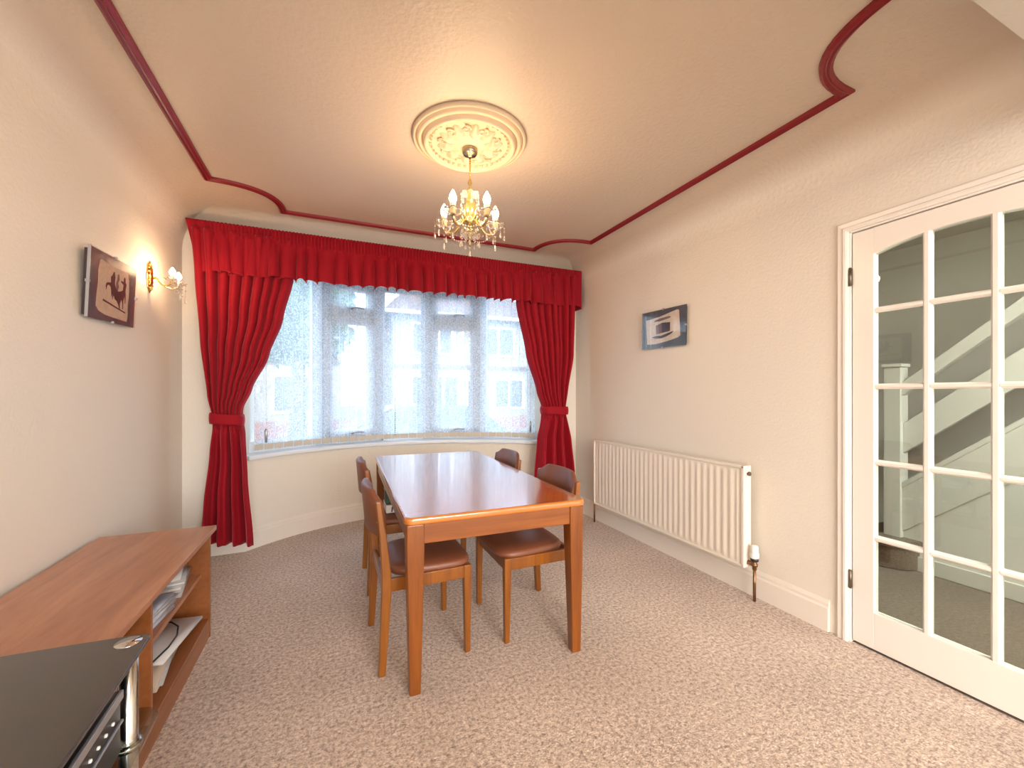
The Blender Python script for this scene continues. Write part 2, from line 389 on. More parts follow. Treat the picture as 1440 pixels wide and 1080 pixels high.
def inst(name, me, parent, loc=(0, 0, 0), rot=(0, 0, 0), scale=None):
    o = bpy.data.objects.new(name, me); COL.objects.link(o); o.parent = parent; o.location = loc; o.rotation_euler = rot
    if scale: o.scale = scale
    return o
def cp(o, loc=None, rot=None):
    c = o.copy(); COL.objects.link(c)
    if loc is not None: c.location = loc
    if rot is not None: c.rotation_euler = rot
    return c

# ------------------------------------------------------------------ room dimensions
XL, XR, YB, H = -1.03, 2.33, 3.74, 2.54
YN = -3.4                     # rear of the through lounge
CR = 0.27                     # cove radius
AX, AY, AR = 0.66, 2.51, 1.80  # bow: centre and inner wall radius
A0 = math.asin(1.30 / AR)
def arc(r, a): return (AX + r * math.sin(a), AY + r * math.cos(a))
def arcpts(r, a0=-A0, a1=A0, n=40): return [arc(r, a0 + (a1 - a0) * i / n) for i in range(n + 1)]
DY0, DY1, DZ = 0.43, 1.218, 2.010      # door opening in the right wall

# floor (with the bow)
fp = [(XL - .2, YN - .1), (XR + .01, YN - .1), (XR + .01, YB + .1)] + [(x, y) for x, y in reversed(arcpts(AR + .05))] + [(XL - .2, YB + .1)]
struct('floor', MB().prism(fp, lambda a, b, h: (a, b, h), -0.12, 0), M['carpet'])
struct('wall_left', MB().box(XL - .2, XL, YN - .1, YB + .1, -.1, H + .1), M['wall'])
wr = MB()
wr.box(XR, XR + .1, YN - .1, DY0, -.1, H + .1); wr.box(XR, XR + .1, DY1, YB + .3, -.1, H + .1); wr.box(XR, XR + .1, DY0, DY1, DZ, H + .1)
struct('wall_right', wr, M['wall'])
HB = 2.32                                # underside of the bow's ceiling
wb = MB()
wb.box(XL - .2, AX - 1.30, YB, YB + .42, -.1, H + .1); wb.box(AX + 1.30, XR + .1, YB, YB + .42, -.1, H + .1); wb.box(AX - 1.30, AX + 1.30, YB, YB + .12, HB, H + .1)
struct('wall_back', wb, M['wall'])
def arc_slab(r0, r1, z0, z1, a0=-A0, a1=A0, n=40):
    m = MB(); a = arcpts(r0, a0, a1, n); b = arcpts(r1, a0, a1, n)
    k = n + 1
    vs = [(x, y, z) for z in (z0, z1) for L in (a, b) for x, y in L]
    fs = []
    for i in range(n):
        fs += [(i, i + 1, k + i + 1, k + i), (2 * k + i, 3 * k + i, 3 * k + i + 1, 2 * k + i + 1), (i, 2 * k + i, 2 * k + i + 1, i + 1), (k + i, k + i + 1, 3 * k + i + 1, 3 * k + i)]
    fs += [(0, k, 3 * k, 2 * k), (n, 2 * k + n, 3 * k + n, k + n)]
    return m.add(vs, fs, False)
struct('wall_bow', arc_slab(AR, AR + .25, -.1, .70), M['wall'])
struct('ceiling_bow', MB().prism([(AX - 1.45, YB + .02), (AX + 1.45, YB + .02)] + list(reversed(arcpts(AR + .33))), lambda a, b, h: (a, b, h), HB, HB + .2), M['gloss'])
struct('wall_rear', MB().box(XL - .2, -0.6, YN - .12, YN, -.1, H + .1).box(2.1, XR + .1, YN - .12, YN, -.1, H + .1).box(-.6, 2.1, YN - .12, YN, -.1, .45).box(-.6, 2.1, YN - .12, YN, 2.4, H + .1), M['wall'])
# coved ceiling of the front half
YC = 0.47
cm = MB(); rings = []
NC = 24
for i in range(NC + 1):
    t = PI / 2 * i / NC; d = CR * (1 - math.cos(t)); z = H - CR + CR * math.sin(t)
    rings.append([(XL + d, YC, z), (XL + d, YB - d, z), (XR - d, YB - d, z), (XR - d, YC, z)])
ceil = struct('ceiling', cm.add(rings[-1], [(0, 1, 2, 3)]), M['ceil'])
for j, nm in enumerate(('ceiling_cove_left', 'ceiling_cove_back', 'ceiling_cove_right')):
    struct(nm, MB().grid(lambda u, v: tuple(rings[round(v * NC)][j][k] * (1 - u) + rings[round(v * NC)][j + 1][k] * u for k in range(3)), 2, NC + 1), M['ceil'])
struct('ceiling_roof', MB().box(XL - .2, XR + 1.6, YN - .2, YB + .2, H + .06, H + .2), M['ceil'])
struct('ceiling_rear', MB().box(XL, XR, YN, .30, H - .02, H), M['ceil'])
struct('ceiling_beam', MB().box(XL - .01, XR + .01, .22, .497, 2.20, H + .05), M['beam'])

# skirting boards
sk = [(-.004, 0), (.018, 0), (.018, .118), (.012, .128), (.012, .142), (.004, .158), (-.004, .162)]
struct('baseboard_right', MB().sweep([(XR, DY1 + .09), (XR, YB)], sk), M['skirt'])
bp_ = [(XR, YB), (AX + 1.30, YB)] + list(reversed(arcpts(AR))) + [(XL, YB)]
struct('baseboard_back', MB().sweep(bp_, sk), M['skirt'])
struct('baseboard_left', MB().sweep([(XL, YB), (XL, YN)], sk), M['skirt'])
struct('baseboard_near', MB().sweep([(XR, YN), (XR, DY0 - .09)], sk), M['skirt'])

# maroon picture moulding on the ceiling
def moulding_path():
    x0, x1, y0, y1 = -.715, 2.055, .69, 3.405
    cor = [((x1, 3.05), (1.68, y1)), ((-.345, y1), (x0, 3.06)), ((x0, 1.04), (-.345, y0)), ((1.68, y0), (x1, 1.09))]
    ctr = [(1.68, 3.05), (-.345, 3.06), (-.345, 1.04), (1.68, 1.09)]
    pts = []
    for (p, q), c in zip(cor, ctr):
        mid = ((p[0] + q[0]) / 2, (p[1] + q[1]) / 2)
        c = (c[0] * 1.05 - mid[0] * .05, c[1] * 1.05 - mid[1] * .05)
        for i in range(15):
            t = i / 14
            pts.append(tuple((1 - t) ** 2 * p[k] + 2 * t * (1 - t) * c[k] + t * t * q[k] for k in (0, 1)))
    return pts
struct('trim_1', MB().sweep(moulding_path(), [(-.024, H + .002), (-.024, H - .010), (-.012, H - .018), (-.004, H - .012), (.002, H - .012), (.010, H - .022), (.022, H - .014), (.024, H + .002)], closed=True), M['maroon'])

# ------------------------------------------------------------------ bow window: sill, frames, panes
WR = 1.97
sill = arc_slab(AR - .045, AR + .26, .70, .735)
struct('trim_2', sill, M['upvc'], bevel=.008, seg=3)
winS = bpy.data.objects.new('window_1', None); COL.objects.link(winS); winS['kind'] = 'structure'
ZB, ZT = .735, 2.34
def seg_frame(a_l, a_r):
    """returns matrix: local x along the chord, y outward, origin at chord midpoint"""
    p, q = Vector((*arc(WR, a_l), 0)), Vector((*arc(WR, a_r), 0)); mid = (p + q) / 2; L = (q - p).length
    ang = math.atan2(q.y - p.y, q.x - p.x)
    return Matrix.Translation(mid) @ Matrix.Rotation(ang, 4, 'Z'), L
def wbox(mat, *b): return MB().box(*b).xf(mat)
angs = [R(a) for a in (-46.5, -24.3, -7.4, 7.4, 24.3, 46.5)]
for i in range(5):
    mt, L = seg_frame(angs[i], angs[i + 1]); h2 = L / 2
    fr = MB(); fw = .055
    fr.box(-h2 - .002, -h2 + fw, -.035, .035, ZB, ZT); fr.box(h2 - fw, h2 + .002, -.035, .035, ZB, ZT)
    fr.box(-h2, h2, -.035, .035, ZB, ZB + .075); fr.box(-h2, h2, -.035, .035, ZT - .06, ZT)
    opening = i in (1, 3)
    zt = 1.985
    if opening: fr.box(-h2, h2, -.035, .035, zt - .035, zt + .035)
    obj('window_frame', fr.xf(mt), M['upvc'], winS, bevel=.004)
    if not opening:
        obj('window_pane', wbox(mt, -h2 + .045, h2 - .045, -.004, .004, ZB + .065, ZT - .05), M['glass'], winS)
        bd = MB(); e0, e1, z0, z1 = -h2 + fw, h2 - fw, ZB + .075, ZT - .06
        for b in ((e0, e0 + .014, z0, z1), (e1 - .014, e1, z0, z1), (e0, e1, z0, z0 + .014), (e0, e1, z1 - .014, z1)): bd.box(b[0], b[1], -.022, .016, b[2], b[3])
        obj('glazing_bead', bd.xf(mt), M['upvc'], winS)
    else:
        for z0, z1, nm in ((ZB + .06, zt - .02, 'casement_sash'), (zt + .02, ZT - .045, 'fanlight_sash')):
            e = .075; sa = MB(); x0, x1 = -h2 + .045, h2 - .045
            sa.box(x0, x0 + e, -.055, .03, z0, z1); sa.box(x1 - e, x1, -.055, .03, z0, z1); sa.box(x0, x1, -.055, .03, z0, z0 + e * .9); sa.box(x0, x1, -.055, .03, z1 - e * .9, z1)
            sash = obj(nm, sa.xf(mt), M['upvc'], winS, bevel=.006)
            obj('window_pane', wbox(mt, x0 + e - .01, x1 - e + .01, -.004, .004, z0 + e * .9 - .01, z1 - e * .9 + .01), M['glass'], sash)
            hz = z0 + .035
            hd = MB().box(-.02, .02, -.075, -.055, hz - .012, hz + .012)
            hd.tube([(-.0, -.075, hz), (-.0, -.095, hz + .004), (.03, -.102, hz + .012), (.07, -.100, hz + .012), (.11, -.098, hz + .008)], [.008, .008, .008, .007, .006])
            obj('window_handle', hd.xf(mt), M['silver'], sash)
for i in range(1, 5):      # corner posts of the bow
    x, y = arc(WR, angs[i]); a = -angs[i]
    mt = Matrix.Translation((x, y, 0)) @ Matrix.Rotation(a, 4, 'Z')
    obj('corner_post', wbox(mt, -.034, .034, -.048, .05, ZB, ZT), M['upvc'], winS, bevel=.012)

# ------------------------------------------------------------------ glazed door and its frame
arch = MB()
pr = [(0, -.002), (.014, -.002), (.018, .006), (.018, .016), (.012, .022), (.014, .040), (.008, .048), (0, .048)]   # (out from wall, away from opening)
def architrave():
    m = MB(); z = DZ + .006
    prof = pr
    path = [(DY1 + .006, 0), (DY1 + .006, z), (DY0 - .006, z), (DY0 - .006, 0)]
    rings = []
    for i, (y, zz) in enumerate(path):
        r = []
        for o, w in prof:
            yy = y + (w if i < 2 else -w); z2 = zz + (w if i in (1, 2) else 0)
            r.append((XR - o, yy, z2))
        rings.append(r)
    n = len(prof)
    for i in range(3):
        for j in range(n):
            m.add([rings[i][j], rings[i + 1][j], rings[i + 1][(j + 1) % n], rings[i][(j + 1) % n]], [(0, 1, 2, 3)])
    return m
struct('trim_3', architrave(), M['gloss'])
jm = MB()
jm.box(XR - .002, XR + .11, DY1 - .004, DY1 + .02, 0, DZ + .02); jm.box(XR - .002, XR + .11, DY0 - .02, DY0 + .004, 0, DZ + .02); jm.box(XR - .002, XR + .11, DY0, DY1, DZ - .004, DZ + .02)
jm.box(XR + .05, XR + .08, DY1 - .016, DY1, 0, DZ); jm.box(XR + .05, XR + .08, DY0, DY0 + .016, 0, DZ); jm.box(XR + .05, XR + .08, DY0, DY1, DZ - .016, DZ)
struct('trim_4', jm, M['gloss'])
door = bpy.data.objects.new('door_1', None); COL.objects.link(door); door['kind'] = 'structure'
dx0, dx1 = XR + .004, XR + .044
d0, d1, dzt = DY0 + .007, DY1 - .008, DZ - .009     # leaf
gy0, gy1 = .545, 1.122                                # glazed field
gzb = .185
ym = (gy0 + gy1) / 2
def archz(y): t = (y - ym) / ((gy1 - gy0) / 2); return 1.918 - .040 * abs(t) ** 2.2
obj('door_stile', MB().box(dx0, dx1, gy1, d1, .012, dzt), M['gloss'], door, bevel=.003)
obj('door_stile', MB().box(dx0, dx1, d0, gy0, .012, dzt), M['gloss'], door, bevel=.003)
obj('bottom_rail', MB().box(dx0, dx1, gy0 - .001, gy1 + .001, .012, gzb), M['gloss'], door, bevel=.003)
ap = [(gy0 - .001, dzt), (gy1 + .001, dzt)] + [(gy1 + .001 - (gy1 - gy0 + .002) * i / 24, archz(gy1 - (gy1 - gy0) * i / 24)) for i in range(25)]
obj('top_rail', MB().prism(ap, lambda a, b, h: (h, a, b), dx0, dx1), M['gloss'], door)
cw = .030
pw = (gy1 - gy0 - 2 * cw) / 3
bars_y = [gy0 + pw, gy0 + 2 * pw + cw]
zrows = [.535, .893, 1.252, 1.612]
def barprof(c, w):   # chamfered bar, section (across, depth)
    return [(c - w / 2, dx0 + .012), (c - w / 2 + .008, dx0 + .002), (c + w / 2 - .008, dx0 + .002), (c + w / 2, dx0 + .012), (c + w / 2, dx1 - .012), (c + w / 2 - .008, dx1 - .002), (c - w / 2 + .008, dx1 - .002), (c - w / 2, dx1 - .012)]
for y in bars_y:
    obj('glazing_bar', MB().prism(barprof(y + cw / 2, cw), lambda a, b, h: (b, a, h), gzb, archz(y + cw / 2) + .004), M['gloss'], door)
ycols = [(gy0, bars_y[0]), (bars_y[0] + cw, bars_y[1]), (bars_y[1] + cw, gy1)]
for z in zrows:
    for a, b in ycols:
        obj('glazing_bar', MB().prism(barprof(z, .026), lambda p, q, h: (q, h, p), a - .004, b + .004), M['gloss'], door)
zz = [gzb] + zrows + [None]
for a, b in ycols:
    for k in range(5):
        z0 = zz[k]
        if k < 4: poly = [(a, z0), (b, z0), (b, zz[k + 1]), (a, zz[k + 1])]
        else: poly = [(a, z0), (b, z0)] + [(b - (b - a) * i / 8, archz(b - (b - a) * i / 8) + .003) for i in range(9)]
        obj('glass_pane', MB().prism(poly, lambda p, q, h: (h, p, q), dx0 + .017, dx0 + .021), M['doorglass'], door)
for z in (.31, 1.79):
    hg = MB()
    hg.lathe([(.0065, -.045), (.0065, .045)], (XR - .006, DY1 - .004, z), 10)
    hg.box(XR - .005, XR + .003, DY1 - .010, DY1 + .006, z - .040, z + .040)
    for k in (-.015, .015): hg.lathe([(.0072, k - .001), (.0072, k + .001)], (XR - .006, DY1 - .004, z), 10)
    obj('hinge', hg, M['darksteel'], door)
hd = MB().box(dx0 - .006, dx0, .472, .512, .93, 1.09)
hd.tube([(dx0, .49, 1.04), (dx0 - .04, .49, 1.04), (dx0 - .048, .51, 1.04), (dx0 - .048, .60, 1.035)], [.009, .009, .009, .007])
obj('door_handle', hd, M['brass'], door)

# ------------------------------------------------------------------ hall behind the glazed door
HX = 4.55
struct('floor_hall', MB().box(XR + .0, HX + .1, -2.2, 4.2, -.12, -.002), M['hallcarpet'])
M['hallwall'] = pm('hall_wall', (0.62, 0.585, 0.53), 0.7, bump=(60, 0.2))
struct('wall_hall', MB().box(HX, HX + .1, -2.3, 4.3, -.1, H + .1).box(XR, HX, 4.2, 4.3, -.1, H + .1).box(XR, HX, -2.3, -2.2, -.1, H + .1), M['hallwall'])
struct('ceiling_hall', MB().box(XR + .1, HX, -2.2, 4.2, H - .06, H + .02), M['hallwall'])
st = thing('staircase', (3.70, 1.65, 0), 'white painted staircase with boarded balustrade seen through the glazed door', 'staircase')
SX, sl = 3.68, .87
def sz(y, z14): return z14 + (1.424 - y) * sl
M['stairw'] = pm('stair_white_paint', (0.70, 0.675, 0.63), 0.35)
nw = MB().box(3.655, 3.755, 1.60, 1.70, 0, 1.405); obj('newel_post', nw, M['stairw'], st, bevel=.005)
obj('newel_cap', MB().box(3.645, 3.765, 1.59, 1.71, 1.405, 1.43), M['stairw'], st, bevel=.006)
def slope_board(name, y0, y1, za, zb, x0, x1, mat=None):
    p = [(y0, sz(y0, za)), (y1, sz(y1, za)), (y1, sz(y1, zb)), (y0, sz(y0, zb))]
    return obj(name, MB().prism(p, lambda a, b, h: (h, a, b), x0, x1), mat or M['stairw'], st, bevel=.004)
slope_board('handrail', 1.60, -.6, 1.355, 1.45, 3.67, 3.735)
slope_board('balustrade_board', 1.60, -.6, .95, 1.16, 3.69, 3.72)
slope_board('stringer', 1.60, -1.0, .40, .735, 3.675, 3.735)
slope_board('stringer_moulding', 1.60, -1.0, .705, .745, 3.665, 3.745)
ysp = 1.60
obj('spandrel_panel', MB().prism([(1.60, 0), (-2.1, 0), (-2.1, 2.4), (-.8, 2.4), (1.60, sz(1.6, .40))], lambda a, b, h: (h, a, b), 3.69, 3.72), M['stairw'], st)
obj('spandrel_skirting', MB().box(3.672, 3.69, -2.1, 1.60, 0, .10), M['stairw'], st, bevel=.004)
for k in range(1, 11):
    y = 1.62 - .22 * (k - 1)
    if k == 1: continue
    obj('tread', MB().box(3.72, HX - .01, y - .22, y + .02, .19 * (k - 1), .19 * k), M['hallcarpet'], st, bevel=.012)
bn = [(3.72 + 0, 1.50), (HX - .01, 1.50), (HX - .01, 1.85), (3.72, 1.85)] + [(3.70 - .17 * math.sin(PI * i / 12), 1.68 + .17 * math.cos(PI * i / 12)) for i in range(13)]
obj('bullnose_step', MB().prism(bn, lambda a, b, h: (a, b, h), 0, .165).prism([(3.72 + (x - 3.72) * 1.12, 1.68 + (y - 1.68) * 1.1) if x < HX - .1 else (x, y) for x, y in bn], lambda a, b, h: (a, b, h), .155, .205), M['hallcarpet'], st, bevel=.012)

# ------------------------------------------------------------------ pelmet (gathered valance) and curtains
def smooth(t): t = max(0, min(1, t)); return t * t * (3 - 2 * t)
def lerp(tab, x):
    if x >= tab[0][0]: return tab[0][1]
    for (a, va), (b, vb) in zip(tab, tab[1:]):
        if x >= b:
            t = (x - b) / (a - b); t = t * t * (3 - 2 * t) * .5 + t * .5
            return vb + (va - vb) * t
    return tab[-1][1]
pel = thing('pelmet', (.66, 3.5, 2.06), 'gathered red velvet pelmet running across the top of the bow window', 'pelmet')
PX0, PX1, PY, PZ1, PZ0 = -.955, 2.268, 3.535, 2.440, 2.068
obj('pelmet_board', MB().box(PX0 + .015, PX1 - .015, PY + .026, PY + .042, PZ1 - .12, PZ1 - .012), M['gloss'], pel)
rng = random.Random(3)
def fold_table(n, lo, hi):
    k = [0.0]
    for i in range(n): k.append(k[-1] + rng.uniform(lo, hi))
    return [q / k[-1] for q in k]
ft = fold_table(34, .6, 1.45)
fa = [rng.uniform(.6, 1.15) for _ in ft]
def fold(s, tab, amp):
    for i in range(len(tab) - 1):
        if s <= tab[i + 1] or i == len(tab) - 2:
            t = (s - tab[i]) / (tab[i + 1] - tab[i])
            c = .5 - .5 * math.cos(2 * PI * t)
            return amp[i] * c, t, i
def pel_fn(u, v):
    # u 0..1 along return + front + return, v 0 top .. 1 bottom
    Lr = .13; Lf = PX1 - PX0; tot = Lf + 2 * Lr; s = u * tot
    z = PZ1 + (PZ0 - PZ1) * v
    hd = .26
    if v < hd: g = .12 * smooth(v / hd)
    else: g = .12 + .88 * ((v - hd) / (1 - hd)) ** .6
    pen = .0065 * math.sin(s * 2 * PI / .024) * (1 - smooth((v - hd + .06) / .12))
    fs = max(0, min(1, (s - Lr) / Lf)); f, t, i = fold(fs, ft, fa)
    disp = .070 * f * g + pen - .012 * g
    if v > .9: z += .010 * f * (v - .9) * 10 - .006 * math.sin(t * PI * 2 + i) * (v - .9) * 10
    sx = -.024 * math.sin(2 * PI * t) * max(0, g - .12) * (1 if i % 4 else .5)
    if s < Lr: x, y = PX0 - .012 * math.sin(s / Lr * PI) * g + .10 * v * v * .9 * (.35 + .65 * (1 - s / Lr)) * .0, YB - (YB - PY) * s / Lr - (.0)
    elif s > Lr + Lf: x, y = PX1 + .002, PY + (YB - PY) * (s - Lr - Lf) / Lr
    else: x, y = PX0 + (s - Lr) + sx, PY - disp * min(1, 12 * min(fs, 1 - fs))
    yw = YB - .006 - (CR - CR * math.sqrt(max(0, 1 - (max(0, z - H + CR) / CR) ** 2)))
    if s < Lr: y = yw - (yw - PY) * s / Lr
    if s > Lr + Lf: y = PY + (yw - PY) * (s - Lr - Lf) / Lr
    if s < Lr + .25: x += .080 * v * max(0, 1 - max(0, s - Lr) / .5) ** 1.5
    return (x, y, z)
obj('gathered_skirt', MB().grid(pel_fn, 1000, 26), M['velvet'], pel, solid=.004)

def make_curtain(name, label, left_tab, right_tab, ztop, zbot, ztie, n, y0, seed, tie_tilt, hem_dy):
    rg = random.Random(seed)
    cz = (lerp(left_tab, ztie) + lerp(right_tab, ztie)) / 2
    c = thing(name, (cz, y0, zbot), label, 'curtain', 'red velvet curtains at the bow window')
    tab = [0.0]
    for i in range(n): tab.append(tab[-1] + rg.uniform(.75, 1.3))
    tab = [q / tab[-1] for q in tab]; amp = [rg.uniform(.7, 1.2) for _ in tab]
    amp2 = [rg.uniform(.4, 1.3) for _ in tab]
    def fn(u, v):
        z = ztop + (zbot - ztop) * v
        dt = (z - ztie)
        a, b = lerp(left_tab, z), lerp(right_tab, z)
        f, t, i = fold(u, tab, amp)
        near = math.exp(-(dt / .16) ** 2)
        above = smooth(dt / .5)
        A = .070 if dt > 0 else .060 + .030 * smooth(-dt / .6)
        if dt < 0:
            k = smooth(-dt / .10); lowf = .55 + .45 * math.sin(2 * PI * 3.6 * u + seed + .35 * math.sin(9 * u)) + .18 * math.sin(2 * PI * 7.3 * u + seed * 2)
            f = f * (1 - k) + k * lowf
        bulge = math.sin(PI * u) ** .6
        y = y0 - A * f * (1 - .45 * near) - .05 * near * bulge - (.03 * bulge * math.exp(-((dt + .10) / .10) ** 2))
        x = a + (b - a) * (u - .017 * (1 - .5 * near) * (1 if dt > 0 else 1 - smooth(-dt / .1)) * math.sin(2 * PI * t) * (1 if 0 < u < 1 else 0))
        zz = z
        if v > .97: zz = z + hem_dy * (u - .5) * (v - .97) / .03
        if dt > 0 and dt < .5: zz = z
        return (x, y, zz)
    obj('drape', MB().grid(fn, 40 * n // 2, 90), M['velvet'], c, solid=.004)
    # tie-back: a band round the bundle
    a, b = lerp(left_tab, ztie), lerp(right_tab, ztie); w = (b - a) / 2 + .010; cx = (a + b) / 2
    bd = MB(); N = 36
    def bf(u, v):
        th = 2 * PI * u; cxx = math.copysign(abs(math.cos(th)) ** .7, math.cos(th)); cy = math.copysign(abs(math.sin(th)) ** .7, math.sin(th))
        zz = ztie + (.038 - .076 * v) + tie_tilt * cxx
        k = 1 + .04 * math.sin(PI * v)
        return (cx + w * cxx * k, y0 - .035 + .088 * cy * k, zz)
    bd.grid(bf, N, 7, cu=True)
    obj('tieback', bd, M['velvet'], c, solid=.006)
    hk = MB().tube([(cx + (-w if cx < .6 else w) * .98, y0 - .03, ztie + (-tie_tilt if cx < .6 else tie_tilt)), (cx + (-w if cx < .6 else w) * 1.25, y0 + .03, ztie + .03), (cx + (-w if cx < .6 else w) * 1.25, YB + .002, ztie + .03)], .005)
    obj('tieback_hook', hk, M['brass'], c)
    return c
make_curtain('curtain', 'red velvet curtain tied back at the left end of the bow window',
             [(2.369, -0.930), (2.077, -0.911), (1.590, -0.877), (1.201, -0.833), (1.035, -0.801), (0.762, -0.828), (0.421, -0.862), (0.129, -0.882)],
             [(2.369, -0.278), (2.097, -0.292), (1.785, -0.362), (1.493, -0.458), (1.249, -0.565), (1.103, -0.623), (1.035, -0.623), (0.928, -0.602), (0.616, -0.584), (0.129, -0.546)],
             2.38, .133, 1.035, 9, 3.58, 5, -.010, -.045)
make_curtain('curtain', 'red velvet curtain tied back at the right end of the bow window',
             [(2.369, 1.559), (2.077, 1.573), (1.590, 1.677), (1.239, 1.790), (1.084, 1.844), (0.986, 1.836), (0.762, 1.792), (0.421, 1.761), (0.129, 1.753)],
             [(2.369, 2.204), (2.077, 2.197), (1.590, 2.177), (1.249, 2.109), (1.064, 2.085), (0.762, 2.148), (0.421, 2.180), (0.129, 2.192)],
             2.38, .133, 1.055, 9, 3.58, 11, -.004, 0)

# ------------------------------------------------------------------ vertical blind
BR = 1.865
bl = thing('vertical_blind', (AX, AY + BR, .75), 'white lace vertical blind following the curve of the bow window', 'blind')
lw, lz0, lz1 = .089, .755, 2.295
def louvre_mesh():
    m = MB()
    def fn(u, v):
        x = (u - .5) * lw
        return (x, -.0035 * math.cos(PI * (u - .5)) + .002, lz0 + (lz1 - lz0) * v)
    m.grid(fn, 7, 12)
    return m.mesh('louvre', M['blind'])
lm = louvre_mesh()
wm = MB().box(-.04, .04, -.002, .002, lz0 + .004, lz0 + .048).mesh('weight_pocket', M['pocket'])
NL = 33; da = (R(42.5) * 2) / NL
for i in range(NL):
    a = -R(42.5) + da * (i + .5)
    x, y = arc(BR, a)
    tw = R(random.uniform(6, 12)) * (1 if i < NL // 2 else -1)
    o = inst('louvre', lm, bl, (x - AX, y - AY - BR, -.75), (0, 0, -a + tw))
    o2 = inst('weight_pocket', wm, o)
hr = arc_slab(BR - .02, BR + .02, 2.285, 2.318, -R(43), R(43))
obj('headrail', hr, M['plastic'], bl)
for a, s in ((-40.0, 1), (41.3, 1)):      # chain weights
    x, y = arc(BR - .03, R(a))
    ch = MB().tube([(x, y, 2.285), (x, y, .86)], .0018, 6)
    obj('cord', ch, M['plastic'], bl)
    obj('cord_weight', MB().lathe([(.004, 0), (.011, .008), (.012, .10), (.004, .115)], (x, y, .815), 10), M['silver'], bl)
x, y = arc(BR - .03, R(-3.0))
obj('cord', MB().tube([(x, y, 2.285), (x, y, 1.02)], .0018, 6), M['plastic'], bl)
bb = MB()
for k in range(12): bb.ball((x, y, .80 + k * .02), .006, 6, 4)
tag(obj('bead_chain', bb, M['black'], bl), kind='stuff')

# ------------------------------------------------------------------ dining table
def rrect(x0, x1, y0, y1, r, n=5):
    pts = []
    for cx, cy, a0 in ((x1 - r, y1 - r, 0), (x0 + r, y1 - r, 90), (x0 + r, y0 + r, 180), (x1 - r, y0 + r, 270)):
        for i in range(n + 1):
            a = R(a0 + 90 * i / n); pts.append((cx + r * math.cos(a), cy + r * math.sin(a)))
    return pts
tx, ty, TW, TL = .690, 2.548, .838, 1.775
tb = thing('dining_table', (tx, ty, 0), 'polished teak dining table with tapered square legs standing on the carpet', 'table', rz=R(-1.2))
def tobj(n, mb, mat, **k): return obj(n, mb, mat, tb, wloc=(0, 0, 0), **k)
hw, hl = TW / 2, TL / 2
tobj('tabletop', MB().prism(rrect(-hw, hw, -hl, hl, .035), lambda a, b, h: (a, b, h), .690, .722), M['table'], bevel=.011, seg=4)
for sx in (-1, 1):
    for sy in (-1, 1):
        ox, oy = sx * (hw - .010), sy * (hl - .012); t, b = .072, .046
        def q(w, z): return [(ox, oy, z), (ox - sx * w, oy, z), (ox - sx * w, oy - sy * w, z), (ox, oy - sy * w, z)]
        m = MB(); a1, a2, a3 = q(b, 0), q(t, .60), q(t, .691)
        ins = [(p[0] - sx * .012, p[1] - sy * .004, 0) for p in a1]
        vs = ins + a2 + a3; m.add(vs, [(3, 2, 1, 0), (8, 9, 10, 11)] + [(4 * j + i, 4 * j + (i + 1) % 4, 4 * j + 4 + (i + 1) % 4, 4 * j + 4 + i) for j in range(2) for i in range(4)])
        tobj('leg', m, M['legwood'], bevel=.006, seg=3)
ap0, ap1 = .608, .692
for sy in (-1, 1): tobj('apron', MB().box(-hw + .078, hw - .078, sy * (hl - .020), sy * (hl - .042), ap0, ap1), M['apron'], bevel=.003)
for sx in (-1, 1): tobj('apron', MB().box(sx * (hw - .018), sx * (hw - .040), -hl + .078, hl - .078, ap0, ap1), M['legwood'], bevel=.003)

